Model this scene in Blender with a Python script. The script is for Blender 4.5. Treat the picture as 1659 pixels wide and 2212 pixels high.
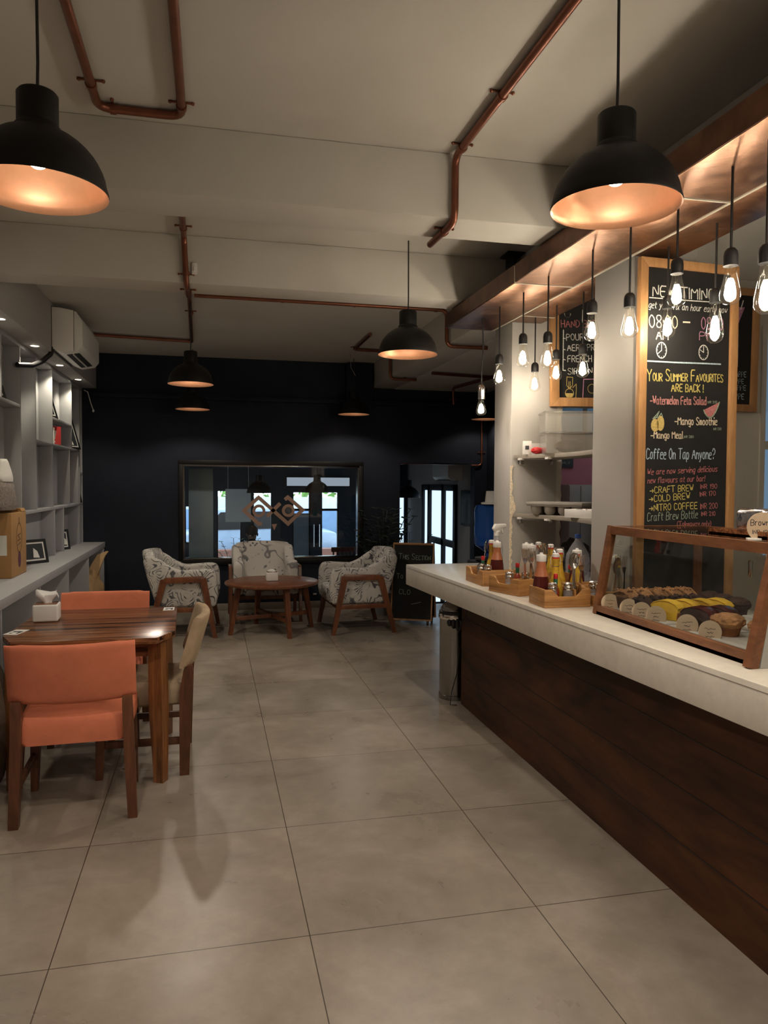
import bpy, bmesh, math, random
from mathutils import Vector, Matrix, noise as mnoise
for o in list(bpy.data.objects): bpy.data.objects.remove(o)
SC = bpy.context.scene
COL = SC.collection
PI = math.pi
random.seed(7)

# ------------------------------------------------------------------ camera
def make_camera():
    yaw, pitch, roll = 0.22615, 0.03758, 0.00542
    f = Vector((math.sin(yaw), math.cos(yaw), 0)); r = Vector((math.cos(yaw), -math.sin(yaw), 0)); u = Vector((0, 0, 1))
    f2 = f*math.cos(pitch) - u*math.sin(pitch); u2 = u*math.cos(pitch) + f*math.sin(pitch)
    r3 = r*math.cos(roll) + u2*math.sin(roll); u3 = u2*math.cos(roll) - r*math.sin(roll)
    cd = bpy.data.cameras.new('camera'); cd.sensor_fit = 'HORIZONTAL'; cd.sensor_width = 36
    cd.lens = 1625.2/1659*36; cd.clip_start = 0.02; cd.clip_end = 200
    co = bpy.data.objects.new('camera', cd); COL.objects.link(co)
    m = Matrix.Identity(4)
    for i in range(3):
        m[i][0] = r3[i]; m[i][1] = u3[i]; m[i][2] = -f2[i]
    m[0][3], m[1][3], m[2][3] = 0, 0, 1.5
    co.matrix_world = m
    SC.camera = co
make_camera()

# ------------------------------------------------------------------ exposure, world, light levels
SC.view_settings.view_transform = 'Standard'
SC.view_settings.look = 'None'
SC.view_settings.gamma = 1
SC.view_settings.use_curve_mapping = False
SC.view_settings.exposure = 0.0
SC.cycles.max_bounces = 8
SC.cycles.diffuse_bounces = 4
SC.cycles.glossy_bounces = 4
SC.cycles.transmission_bounces = 8
SC.cycles.transparent_max_bounces = 16
SC.cycles.caustics_reflective = False
SC.cycles.caustics_refractive = False
SC.cycles.sample_clamp_indirect = 6
WARM = (1.0, 0.875, 0.745)
BULB_W = 5.0        # each bare bulb
PEND_W = 30.0       # each dome pendant, downward beam
PEND_G = 0.75        # each dome pendant, glow inside the shade
SPOT_W = 15.0       # each downlight over the bookcase
DAY = 4.2           # outdoor sky strength
FROST = 1.35         # daylight behind frosted panes
wd = bpy.data.worlds.new('world'); SC.world = wd; wd.use_nodes = True
bg = wd.node_tree.nodes['Background']; bg.inputs[0].default_value = (0.72, 0.86, 1.0, 1); bg.inputs[1].default_value = DAY

def lamp(name, kind, loc, watts, color=WARM, size=0.02, parent=None, **kw):
    l = bpy.data.lights.new(name, kind); l.energy = watts; l.color = color
    if kind in ('POINT', 'SPOT'): l.shadow_soft_size = size
    for k, v in kw.items(): setattr(l, k, v)
    o = bpy.data.objects.new(name, l); COL.objects.link(o); o.location = loc
    if parent: o.parent = parent
    return o

# ------------------------------------------------------------------ materials
class NT:
    def __init__(s, name):
        s.m = bpy.data.materials.new(name); s.m.use_nodes = True; s.t = s.m.node_tree; s.t.nodes.clear()
        s.out = s.n('ShaderNodeOutputMaterial')
    def n(s, typ, **kw):
        x = s.t.nodes.new(typ)
        for k, v in kw.items():
            if k.startswith('_'): x.inputs[k[1:].replace('_', ' ')].default_value = v
            else: setattr(x, k, v)
        return x
    def l(s, a, b): s.t.links.new(a, b)
    def coord(s, scale=(1, 1, 1), loc=(0, 0, 0), kind='Object'):
        c = s.n('ShaderNodeTexCoord'); mp = s.n('ShaderNodeMapping')
        mp.inputs['Scale'].default_value = scale; mp.inputs['Location'].default_value = loc
        s.l(c.outputs[kind], mp.inputs[0]); return mp.outputs[0]
    def noise(s, vec, scale, detail=4, rough=.55, dist=0):
        x = s.n('ShaderNodeTexNoise'); x.inputs['Scale'].default_value = scale; x.inputs['Detail'].default_value = detail
        x.inputs['Roughness'].default_value = rough; x.inputs['Distortion'].default_value = dist
        s.l(vec, x.inputs['Vector']); return x.outputs['Fac']
    def ramp(s, fac, stops):
        r = s.n('ShaderNodeValToRGB'); e = r.color_ramp.elements
        while len(e) < len(stops): e.new(.5)
        for i, (p, c) in enumerate(stops):
            e[i].position = p; e[i].color = (c, c, c, 1) if isinstance(c, (int, float)) else (*c, 1)
        s.l(fac, r.inputs[0]); return r.outputs[0]
    def math(s, op, a, b=None):
        x = s.n('ShaderNodeMath', operation=op)
        for i, v in enumerate((a, b)):
            if v is None: continue
            if isinstance(v, (int, float)): x.inputs[i].default_value = v
            else: s.l(v, x.inputs[i])
        return x.outputs[0]
    def mix(s, fac, a, b, blend='MIX'):
        x = s.n('ShaderNodeMix', data_type='RGBA', blend_type=blend)
        for i, v in ((0, fac), (6, a), (7, b)):
            if isinstance(v, (int, float)): x.inputs[i].default_value = v
            elif isinstance(v, tuple): x.inputs[i].default_value = (*v, 1)
            else: s.l(v, x.inputs[i])
        return x.outputs[2]
    def bsdf(s, color, rough=.5, metal=0, bump=None, bstr=.2, bdist=.01, spec=.5, **kw):
        p = s.n('ShaderNodeBsdfPrincipled'); p.inputs['Metallic'].default_value = metal
        p.inputs['Specular IOR Level'].default_value = spec
        for k, v in (('Base Color', color), ('Roughness', rough)):
            if isinstance(v, tuple): p.inputs[k].default_value = (*v, 1)
            elif isinstance(v, (int, float)): p.inputs[k].default_value = v
            else: s.l(v, p.inputs[k])
        for k, v in kw.items(): p.inputs[k.replace('_', ' ')].default_value = v
        if bump is not None:
            b = s.n('ShaderNodeBump'); b.inputs['Strength'].default_value = bstr; b.inputs['Distance'].default_value = bdist
            s.l(bump, b.inputs['Height']); s.l(b.outputs[0], p.inputs['Normal'])
        s.l(p.outputs[0], s.out.inputs[0]); return p

def sc3(c, k): return tuple(min(1, x*k) for x in c)
def pbr(name, c, rough=.5, metal=0, var=.08, vs=6, bump=0, bs=60, spec=.5, stretch=(1, 1, 1), **kw):
    t = NT(name); v = t.coord(stretch)
    col = t.ramp(t.noise(v, vs), [(.3, sc3(c, 1-var)), (.7, sc3(c, 1+var))])
    t.bsdf(col, rough, metal, t.noise(v, bs) if bump else None, bump, .004, spec, **kw); return t.m
def wood(name, dark, light, sc=(1.5, 14, 14), rough=.4, fine=1.0, spec=.5, bump=.08):
    t = NT(name); v = t.coord(sc)
    a = t.noise(v, 1.2, 5, .6, .8); b = t.noise(v, 5*fine, 4, .6, .3)
    f = t.math('ADD', t.math('MULTIPLY', a, .7), t.math('MULTIPLY', b, .3))
    col = t.ramp(f, [(.32, dark), (.5, tuple((d+l)/2 for d, l in zip(dark, light))), (.66, light)])
    t.bsdf(col, rough, 0, b, bump, .003, spec); return t.m
def emis(name, c, s):
    t = NT(name); e = t.n('ShaderNodeEmission'); e.inputs[0].default_value = (*c, 1); e.inputs[1].default_value = s
    t.l(e.outputs[0], t.out.inputs[0]); return t.m
def glassy(name, tint=(1, 1, 1), body=0.0, bodycol=(1, 1, 1), ior=1.45, rough=0.0, gl=1.0):
    t = NT(name); tr = t.n('ShaderNodeBsdfTransparent'); tr.inputs[0].default_value = (*tint, 1)
    g = t.n('ShaderNodeBsdfGlossy'); g.inputs['Roughness'].default_value = rough
    fc = t.n('ShaderNodeLayerWeight'); fc.inputs[0].default_value = .5
    r0 = ((ior-1)/(ior+1))**2
    fr = t.math('ADD', r0, t.math('MULTIPLY', t.math('POWER', fc.outputs['Facing'], 4.0), (1-r0)*.8))
    m = t.n('ShaderNodeMixShader'); t.l(t.math('MULTIPLY', fr, gl), m.inputs[0]); last = tr.outputs[0]
    if body:
        d = t.n('ShaderNodeBsdfDiffuse'); d.inputs[0].default_value = (*bodycol, 1)
        m2 = t.n('ShaderNodeMixShader'); m2.inputs[0].default_value = body; t.l(last, m2.inputs[1]); t.l(d.outputs[0], m2.inputs[2]); last = m2.outputs[0]
    t.l(last, m.inputs[1]); t.l(g.outputs[0], m.inputs[2]); t.l(m.outputs[0], t.out.inputs[0]); return t.m

def floor_mat():
    t = NT('floor_tile'); T = .807
    v = t.coord((1, 1, 1), (-.3152, -2.4338, 0))
    br = t.n('ShaderNodeTexBrick', offset=0.0, squash=1.0)
    for k, x in (('Scale', 1), ('Mortar Size', .0019), ('Mortar Smooth', .1), ('Bias', 0), ('Brick Width', T), ('Row Height', T)): br.inputs[k].default_value = x
    br.inputs['Color1'].default_value = (.95, .95, .95, 1); br.inputs['Color2'].default_value = (1.08, 1.05, 1.03, 1)
    t.l(v, br.inputs['Vector'])
    n1 = t.noise(v, 1.7, 6, .62, .5); n2 = t.noise(v, 9, 5, .7)
    f = t.math('ADD', t.math('MULTIPLY', n1, .7), t.math('MULTIPLY', n2, .3))
    base = t.ramp(f, [(.33, (.225, .192, .155)), (.5, (.30, .258, .21)), (.68, (.40, .35, .295))])
    col = t.mix(1.0, base, br.outputs['Color'], 'MULTIPLY')
    col = t.mix(br.outputs['Fac'], col, (.06, .046, .034))
    rg = t.ramp(n1, [(.3, .24), (.7, .40)])
    t.bsdf(col, rg, 0, t.math('SUBTRACT', 1.0, br.outputs['Fac']), .25, .002, .5); return t.m
def paisley(name, flower=False):
    t = NT(name); v = t.coord((1, 1, 1))
    nz = t.n('ShaderNodeTexNoise'); nz.inputs['Scale'].default_value = 5.0; nz.inputs['Detail'].default_value = 1.5; t.l(v, nz.inputs['Vector'])
    off = t.n('ShaderNodeVectorMath', operation='MULTIPLY_ADD'); t.l(nz.outputs['Color'], off.inputs[0]); off.inputs[1].default_value = (.28, .28, .28); t.l(v, off.inputs[2])
    vo = t.n('ShaderNodeTexVoronoi'); vo.inputs['Scale'].default_value = 6.2 if not flower else 15; t.l(off.outputs[0], vo.inputs['Vector'])
    d = vo.outputs['Distance']
    cream, ink = (.56, .53, .49), (.085, .083, .095)
    if not flower:
        w = t.math('SINE', t.math('MULTIPLY', d, 36.0))
        big = t.noise(v, 9, 2)
        thr = t.math('ADD', w, t.math('MULTIPLY', t.math('SUBTRACT', big, .5), 2.4))
        f = t.ramp(thr, [(.50, 0.0), (.72, 1.0)])
        msk = t.ramp(t.noise(v, 14, 1), [(.42, .12), (.5, .95)])
        dots = t.ramp(t.math('SINE', t.math('MULTIPLY', d, 95.0)), [(.75, 0.0), (.9, .55)])
        f = t.math('MAXIMUM', t.math('MULTIPLY', f, msk), t.math('MULTIPLY', dots, t.ramp(t.noise(v, 8, 1), [(.52, 0.0), (.56, 1.0)])))
    else:
        g = t.noise(v, 4.2, 2, .5)
        f = t.math('MULTIPLY', t.ramp(d, [(.24, 1.0), (.34, 0.0)]), t.ramp(g, [(.47, 0.0), (.52, .9)]))
        st = t.math('ABSOLUTE', t.math('SUBTRACT', t.noise(v, 2.6, 2, .5), .5))
        f = t.math('MAXIMUM', f, t.ramp(st, [(.006, .75), (.013, 0.0)]))
    col = t.mix(f, cream, ink)
    t.bsdf(col, .9, 0, t.noise(v, 400), .15, .002, .2); return t.m
def copper_mat():
    t = NT('copper_sheet'); v = t.coord((1, 1, 1)); n = t.noise(v, 6, 6, .65, 2.2); n2 = t.noise(v, 2.2, 4, .6, 2.0)
    col = t.ramp(n, [(.28, (.19, .088, .048)), (.5, (.32, .165, .097)), (.72, (.47, .27, .17))])
    t.bsdf(col, t.ramp(n, [(.3, .30), (.7, .44)]), 1.0, n2, .22, .02); return t.m
def slab_mat():
    t = NT('pale_stone'); v = t.coord((1, 1, 1)); a = t.noise(v, 5, 6, .65); b = t.noise(v, 26, 5, .7)
    f = t.math('ADD', t.math('MULTIPLY', a, .6), t.math('MULTIPLY', b, .4))
    col = t.ramp(f, [(.30, (.27, .245, .20)), (.38, (.62, .58, .50)), (.62, (.74, .69, .60))])
    t.bsdf(col, .28, 0, b, .06, .002); return t.m
def wallblack():
    t = NT('black_paint'); v = t.coord((1, 1, 1)); n = t.noise(v, 1.3, 4); s = t.noise(t.coord((9, 9, 1.2)), 3, 4)
    col = t.ramp(n, [(.3, (.017, .021, .031)), (.7, (.026, .031, .045))])
    t.bsdf(col, t.ramp(s, [(.35, .62), (.62, .45)]), 0, s, .05, .002, .10); return t.m
def plaster(name, c, rough=.85):
    return pbr(name, c, rough, var=.05, vs=1.5, bump=.05, bs=25, spec=.2)

M_ = {}
M_['floor'] = floor_mat()
M_['ceiling'] = plaster('ceiling_paint', (.60, .57, .52))
M_['wall'] = plaster('grey_paint', (.44, .42, .41))
M_['slate_wall'] = plaster('slate_paint', (.030, .040, .052), .6)
M_['column'] = plaster('column_paint', (.43, .405, .375))
M_['black_wall'] = wallblack()
M_['black'] = pbr('black_plastic', (.012, .012, .013), .45)
M_['matte_black'] = pbr('matte_black', (.0075, .007, .007), .5, spec=.28)
M_['cord'] = pbr('black_cord', (.01, .009, .009), .6)
M_['shelf'] = pbr('shelf_paint', (.37, .37, .385), .55, var=.04)
M_['copper'] = copper_mat()
M_['copper_dark'] = pbr('dark_copper', (.12, .052, .030), .38, .9, var=.4, vs=9)  # darker copper, used on the canopy fascia strips only
M_['pipe'] = pbr('copper_pipe', (.235, .088, .052), .34, .75, var=.15, vs=12, bump=.05)
M_['seam'] = pbr('seam_strip', (.72, .66, .55), .4, .4)
M_['slab'] = slab_mat()
M_['counter_wood'] = wood('counter_wood', (.006, .0025, .0015), (.105, .036, .012), (6, .8, 3.6), .55, spec=.3)
def striped(name):
    t = NT(name); v = t.coord((.45, 11, 11)); a = t.noise(v, 1.6, 3, .5, .35); b = t.noise(t.coord((2, 60, 60)), 3, 3)
    f = t.math('ADD', t.math('MULTIPLY', a, .88), t.math('MULTIPLY', b, .12))
    col = t.ramp(f, [(.36, (.016, .006, .004)), (.43, (.14, .048, .019)), (.50, (.30, .115, .043)), (.56, (.10, .034, .014)), (.60, (.34, .14, .055)), (.68, (.05, .016, .008))])
    t.bsdf(col, .26, 0, b, .04, .002, .35); return t.m
M_['sheesham'] = striped('sheesham')
M_['chair_wood'] = wood('chair_wood', (.05, .017, .008), (.17, .062, .027), (16, 16, 2), .4)
M_['leg_wood'] = wood('leg_wood', (.05, .016, .007), (.33, .135, .046), (22, 22, 1.5), .3)
M_['teak'] = wood('teak', (.085, .026, .012), (.24, .085, .034), (9, 9, 3), .34)
M_['pine'] = wood('pine', (.24, .095, .028), (.56, .29, .095), (3, 3, 34), .45)
M_['frame_wood'] = wood('frame_wood', (.36, .17, .065), (.56, .30, .125), (14, 14, 2), .5)
M_['case_wood'] = wood('case_wood', (.11, .040, .016), (.27, .105, .042), (14, 3, 14), .42)
M_['salmon'] = pbr('salmon_fabric', (.66, .205, .115), .95, var=.10, vs=9, bump=.25, bs=420, spec=.15)
M_['beige'] = pbr('beige_fabric', (.43, .32, .215), .95, var=.12, vs=11, bump=.3, bs=420, spec=.15)
M_['paisley'] = paisley('paisley_fabric')
M_['floral'] = paisley('floral_fabric', True)
M_['white'] = pbr('white_plastic', (.78, .76, .73), .4, var=.03)
M_['ac'] = pbr('ac_white', (.86, .84, .80), .42, var=.02)
M_['tissue'] = pbr('tissue', (.82, .81, .79), .95, bump=.2, bs=60)
M_['paper'] = pbr('paper', (.74, .72, .68), .8, var=.04)
M_['print'] = pbr('print_ink', (.05, .05, .06), .8)
M_['chrome'] = pbr('chrome', (.72, .70, .67), .13, 1.0, var=.05)
M_['steel'] = pbr('brushed_steel', (.30, .285, .265), .20, 1.0, var=.05, bump=.05, bs=80, stretch=(1, 1, 12))
M_['glass'] = glassy('clear_glass', (.97, .98, .97))
M_['case_glass'] = glassy('case_glass', (.93, .94, .93), ior=1.38)
def bulb_glass():
    m = glassy('bulb_glass', (1, .985, .95), ior=1.42); nt = m.node_tree; out = [n for n in nt.nodes if n.type == 'OUTPUT_MATERIAL'][0]
    src = out.inputs[0].links[0].from_socket; tl = nt.nodes.new('ShaderNodeBsdfTranslucent'); tl.inputs[0].default_value = (1, .93, .80, 1)
    mx = nt.nodes.new('ShaderNodeMixShader'); mx.inputs[0].default_value = .0016
    nt.links.new(src, mx.inputs[1]); nt.links.new(tl.outputs[0], mx.inputs[2]); nt.links.new(mx.outputs[0], out.inputs[0]); return m
M_['bulb_glass'] = bulb_glass()
M_['plastic_clear'] = glassy('clear_plastic', (.80, .80, .83), .22, (.75, .75, .78), rough=.1)
M_['tub'] = glassy('frosted_tub', (.93, .92, .90), .13, (.80, .77, .73), rough=.2)
M_['blue_bottle'] = glassy('blue_polycarbonate', (.10, .36, .85), .38, (.03, .16, .55))
M_['board'] = pbr('blackboard', (.020, .019, .019), .75, var=.18, vs=5, bump=.05, bs=90, spec=.25)
for k, c in (('white', (.80, .78, .72)), ('yellow', (.66, .54, .17)), ('pink', (.66, .30, .28)), ('blue', (.50, .62, .68)), ('cream', (.78, .66, .50)), ('green', (.34, .42, .33)), ('red', (.52, .19, .19)), ('mango', (.60, .44, .16)), ('purple', (.52, .25, .36))):
    M_['chalk_'+k] = pbr('chalk_'+k, c, .95, var=.25, vs=120, spec=.1)
M_['liner'] = pbr('pendant_liner', (.66, .34, .19), .36, .55, var=.06, vs=20)
M_['bulb'] = emis('lit_bulb', (1, .85, .62), 14)
M_['filament'] = emis('lit_filament', (1, .88, .70), 128)
M_['spot'] = emis('lit_downlight', (1, .90, .68), 16)
M_['frost'] = emis('frosted_daylight', (.60, .80, 1.0), FROST)
M_['cardboard'] = pbr('cardboard', (.40, .22, .085), .85, var=.08)
M_['kraft'] = pbr('kraft_paper', (.42, .27, .13), .8, var=.15, bump=.4, bs=18)
M_['red'] = pbr('red_print', (.60, .05, .05), .5)
M_['green_pot'] = pbr('leaf_dark', (.010, .024, .011), .5)
M_['leaf'] = pbr('leaf_green', (.05, .12, .035), .5)
M_['pot'] = pbr('grey_pot', (.30, .30, .31), .35)
M_['ketchup'] = pbr('ketchup', (.085, .012, .010), .18)
M_['ketchup_smear'] = pbr('ketchup_film', (.46, .16, .075), .25)
M_['mustard'] = pbr('mustard', (.58, .36, .035), .25, var=.2, vs=40)
M_['empty_plastic'] = pbr('milky_plastic', (.42, .34, .27), .35)
M_['greenneck'] = pbr('green_label', (.02, .12, .06), .35)
M_['hot'] = pbr('hot_sauce', (.30, .05, .02), .2)
M_['redcap'] = pbr('red_cap', (.55, .02, .025), .4)
M_['teal_liquid'] = pbr('green_liquid', (.03, .30, .22), .15)
M_['blue_cap'] = pbr('blue_cap', (.03, .10, .40), .4)
M_['cloth'] = pbr('dark_cloth', (.03, .028, .027), .9)
M_['crumb'] = pbr('crumb_crust', (.42, .21, .09), .95, var=.35, vs=70, bump=.8, bs=90)
M_['loaf'] = pbr('brown_loaf', (.10, .05, .026), .9, var=.25, vs=40, bump=.5, bs=70)
M_['choc'] = pbr('chocolate_cake', (.045, .02, .013), .75, var=.25, vs=40, bump=.5, bs=60)
M_['yellowcake'] = pbr('yellow_cake', (.80, .50, .035), .75, var=.08, vs=30, bump=.2, bs=70)
M_['bakedcrust'] = pbr('baked_crust', (.24, .085, .03), .8, var=.2, vs=40)
M_['tag_wood'] = pbr('tag_wood', (.58, .44, .30), .7)
M_['marble'] = pbr('white_marble', (.66, .64, .60), .3, var=.08)
M_['shelfboard'] = pbr('shelf_board', (.27, .235, .195), .7)
M_['zinc'] = pbr('grey_side_panel', (.40, .40, .38), .6, var=.12, vs=4)
M_['foil'] = pbr('foil', (.62, .60, .62), .2, 1.0, var=.4, vs=30, bump=.8, bs=30)
M_['pink_wall'] = plaster('pink_paint', (.34, .13, .16))
M_['locker'] = pbr('locker_grey', (.27, .25, .245), .5)
M_['lit_blue'] = emis('daylit_blue_glass', (.115, .195, .285), 1.0)
M_['cream'] = plaster('cream_paint', (.60, .56, .50))
M_['blue_pane'] = pbr('blue_pane', (.14, .27, .42), .25)
M_['sign_black'] = pbr('sign_black', (.03, .035, .04), .5)
M_['cement_tray'] = pbr('pulp_tray', (.30, .275, .245), .85)
M_['teal_wall'] = pbr('slate_board', (.19, .255, .31), .35, var=.03)
M_['skin'] = pbr('skin', (.22, .11, .065), .5)
M_['hair'] = pbr('hair', (.008, .007, .007), .6)
M_['shirt'] = pbr('blue_shirt', (.28, .38, .52), .85)
M_['trousers'] = pbr('dark_trousers', (.02, .022, .03), .85)
M_['redwood'] = wood('red_brown_wood', (.12, .04, .025), (.25, .09, .055), (14, 14, 3), .4)
M_['oxo'] = pbr('brown_vinyl', (.40, .25, .18), .7)
M_['speckle'] = pbr('speckled_bag', (.22, .185, .165), .9, var=.5, vs=120)
M_['asphalt'] = pbr('pavement', (.32, .31, .29), .9)
M_['hoarding'] = pbr('hoarding_white', (.62, .66, .70), .6)
M_['hoarding_blue'] = pbr('hoarding_blue', (.16, .27, .44), .6)
M_['carpaint'] = pbr('car_paint', (.30, .40, .55), .25)
M_['rust'] = pbr('kerb_red', (.20, .09, .07), .7)

# ------------------------------------------------------------------ mesh builder
class M:
    def __init__(s): s.bm = bmesh.new(); s.mx = Matrix.Identity(4)
    def at(s, loc=(0, 0, 0), rz=0, rx=0, ry=0):
        s.mx = Matrix.Translation(loc) @ Matrix.Rotation(rz, 4, 'Z') @ Matrix.Rotation(ry, 4, 'Y') @ Matrix.Rotation(rx, 4, 'X'); return s
    def _merge(s, b):
        b.transform(s.mx); me = bpy.data.meshes.new('tmp'); b.to_mesh(me); b.free(); s.bm.from_mesh(me); bpy.data.meshes.remove(me); return s
    def box(s, x0, x1, y0, y1, z0, z1, bev=0, seg=2):
        b = bmesh.new(); bmesh.ops.create_cube(b, size=1)
        for v in b.verts: v.co = Vector(((x0+x1)/2+v.co.x*(x1-x0), (y0+y1)/2+v.co.y*(y1-y0), (z0+z1)/2+v.co.z*(z1-z0)))
        if bev: bmesh.ops.bevel(b, geom=b.edges[:], offset=bev, segments=seg, affect='EDGES', profile=.5)
        return s._merge(b)
    def prism(s, pts, axis, a0, a1, bev=0, seg=2):
        b = bmesh.new()
        def mk(p, a): return {'X': (a, p[0], p[1]), 'Y': (p[0], a, p[1]), 'Z': (p[0], p[1], a)}[axis]
        A = [b.verts.new(mk(p, a0)) for p in pts]; B = [b.verts.new(mk(p, a1)) for p in pts]; n = len(pts)
        b.faces.new(A); b.faces.new(B[::-1])
        for i in range(n): b.faces.new((A[i], B[i], B[(i+1) % n], A[(i+1) % n]))
        bmesh.ops.recalc_face_normals(b, faces=b.faces[:])
        if bev: bmesh.ops.bevel(b, geom=b.edges[:], offset=bev, segments=seg, affect='EDGES', profile=.5)
        return s._merge(b)
    def sweep(s, loops, caps=True):
        b = bmesh.new(); L = [[b.verts.new(p) for p in lp] for lp in loops]; n = len(loops[0])
        for i in range(len(L)-1):
            for j in range(n): b.faces.new((L[i][j], L[i][(j+1) % n], L[i+1][(j+1) % n], L[i+1][j]))
        if caps: b.faces.new(L[0][::-1]); b.faces.new(L[-1])
        bmesh.ops.recalc_face_normals(b, faces=b.faces[:])
        return s._merge(b)
    def post(s, st):          # st: (x, y, z, w, d) stations of a rectangular post
        return s.sweep([[(x-w/2, y-d/2, z), (x+w/2, y-d/2, z), (x+w/2, y+d/2, z), (x-w/2, y+d/2, z)] for x, y, z, w, d in st])
    def tube(s, path, r, n=8):
        P = [Vector(p) for p in path]; loops = []; ref = None
        for i, p in enumerate(P):
            d = (P[min(i+1, len(P)-1)] - P[max(i-1, 0)]).normalized()
            if ref is None:
                ref = Vector((0, 0, 1)) if abs(d.z) < .9 else Vector((1, 0, 0))
            a = (ref - d*ref.dot(d)).normalized(); c = d.cross(a); ref = a
            rr = r[i] if isinstance(r, (list, tuple)) else r
            loops.append([tuple(p + a*math.cos(t)*rr + c*math.sin(t)*rr) for t in [2*PI*k/n for k in range(n)]])
        return s.sweep(loops)
    def lathe(s, prof, n=24, cap0=True, cap1=True):
        return s.sweep([[(r*math.cos(2*PI*k/n), r*math.sin(2*PI*k/n), z) for k in range(n)] for r, z in prof], False) if not (cap0 or cap1) else s._lathe(prof, n, cap0, cap1)
    def _lathe(s, prof, n, c0, c1):
        b = bmesh.new(); L = [[b.verts.new((r*math.cos(2*PI*k/n), r*math.sin(2*PI*k/n), z)) for k in range(n)] for r, z in prof]
        for i in range(len(L)-1):
            for j in range(n): b.faces.new((L[i][j], L[i][(j+1) % n], L[i+1][(j+1) % n], L[i+1][j]))
        if c0: b.faces.new(L[0][::-1])
        if c1: b.faces.new(L[-1])
        return s._merge(b)
    def ball(s, c, r, sub=2, amp=0, freq=3, seed=0):
        b = bmesh.new(); bmesh.ops.create_icosphere(b, subdivisions=sub, radius=1)
        r = r if isinstance(r, (tuple, list)) else (r, r, r)
        for v in b.verts:
            k = 1 + (amp*mnoise.noise(v.co*freq + Vector((seed*3.1, seed, 0))) if amp else 0)
            v.co = Vector((c[0]+v.co.x*r[0]*k, c[1]+v.co.y*r[1]*k, c[2]+v.co.z*r[2]*k))
        return s._merge(b)
    def poly(s, pts, th):      # flat outline in local XY given thickness along -Z..0
        return s.prism(pts, 'Z', -th, 0)
    def stroke(s, pts, w, y=0.0):   # ribbon in local XZ plane, facing -Y
        b = bmesh.new(); h = w/2
        for i in range(len(pts)-1):
            p, q = Vector(pts[i]), Vector(pts[i+1]); d = q-p
            if d.length < 1e-6: continue
            d.normalize(); n = Vector((-d.y, d.x))*h; e = d*h*.8
            p, q = p-e, q+e
            b.faces.new([b.verts.new((a.x, y, a.y)) for a in (p-n, q-n, q+n, p+n)])
        return s._merge(b)
    def build(s, name, mat, parent=None, loc=None, smooth=40):
        me = bpy.data.meshes.new(name)
        if smooth:
            a = math.radians(smooth)
            for f in s.bm.faces: f.smooth = True
            for e in s.bm.edges:
                e.smooth = len(e.link_faces) == 2 and e.calc_face_angle(0) < a
        s.bm.to_mesh(me); s.bm.free()
        o = bpy.data.objects.new(name, me); COL.objects.link(o)
        me.materials.append(M_[mat] if isinstance(mat, str) else mat)
        if parent: o.parent = parent
        if loc: o.location = loc
        return o

def tag(o, label=None, cat=None, group=None, kind=None):
    if label: o['label'] = label
    if cat: o['category'] = cat
    if group: o['group'] = group
    if kind: o['kind'] = kind
    return o
def thing(name, label, cat, loc=(0, 0, 0), rz=0, group=None):
    o = bpy.data.objects.new(name, None); o.empty_display_size = .05; COL.objects.link(o)
    o.location = loc; o.rotation_euler = (0, 0, rz); return tag(o, label, cat, group)
def struct(name, m, mat, label=None, parent=None, smooth=40):
    o = m.build(name, mat, parent, smooth=smooth)
    if parent is None: tag(o, label, None, None, 'structure')
    return o
def dup(root, loc, rz=None, label=None, group=None):
    def cp(o, par):
        c = o.copy(); COL.objects.link(c); c.parent = par
        for ch in list(o.children): cp(ch, c)
        return c
    r = cp(root, None); r.location = loc
    if rz is not None: r.rotation_euler = (0, 0, rz)
    if label: r['label'] = label
    if group: r['group'] = group
    return r
# ================================================================== THE ROOM
YB, ZC = 9.0, 2.95
struct('floor', M().box(-1.7, 5.4, -2.6, 9.15, -.1, 0), 'floor', 'grey beige cement tile floor of the cafe')
struct('ceiling', M().box(-1.7, 5.4, -2.6, 9.15, ZC, ZC+.1), 'ceiling', 'plain painted ceiling slab over the cafe')
struct('wall_left', M().box(-1.7, -1.55, -2.6, 9.0, 0, ZC), 'wall', 'grey wall behind the bookcase')
struct('wall_front', M().box(-1.55, 5.4, -2.6, -2.5, 0, ZC), 'wall', 'wall behind the camera')
struct('wall_right', M().box(5.3, 5.4, -2.5, 6.6, 0, ZC), 'wall', 'far kitchen side wall')
WX0, WX1, WZ0, WZ1 = -.315, 1.757, .600, 1.712
DX0, DX1, DZ = 2.27, 3.24, 1.755
m = M()
for b in ((-1.7, WX0, -.45, ZC), (WX0, WX1, -.45, WZ0), (WX0, WX1, WZ1, ZC), (WX1, DX0, -.45, ZC), (DX0, DX1, DZ, ZC), (DX1, 5.4, -.45, ZC)):
    m.box(b[0], b[1], YB, YB+.15, b[2], b[3])
m.box(DX0, DX1, YB, YB+.15, -.45, 0)
struct('wall_back', m, 'black_wall', 'black painted back wall')
struct('baseboard_back', M().box(-1.2, DX0-.02, YB-.016, YB, 0, .082, .003), 'floor', 'tile skirting under the black wall')
struct('trim_1', M().box(-1.27, 3.38, YB-.10, YB, 2.45, 2.50, .006), 'black_wall', 'black ledge across the upper black wall')
struct('trim_2', M().box(DX0-.02, DX1+.02, YB-.012, YB+.15, DZ-.012, DZ+.004), 'chrome', 'thin metal edge over the doorway')
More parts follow.
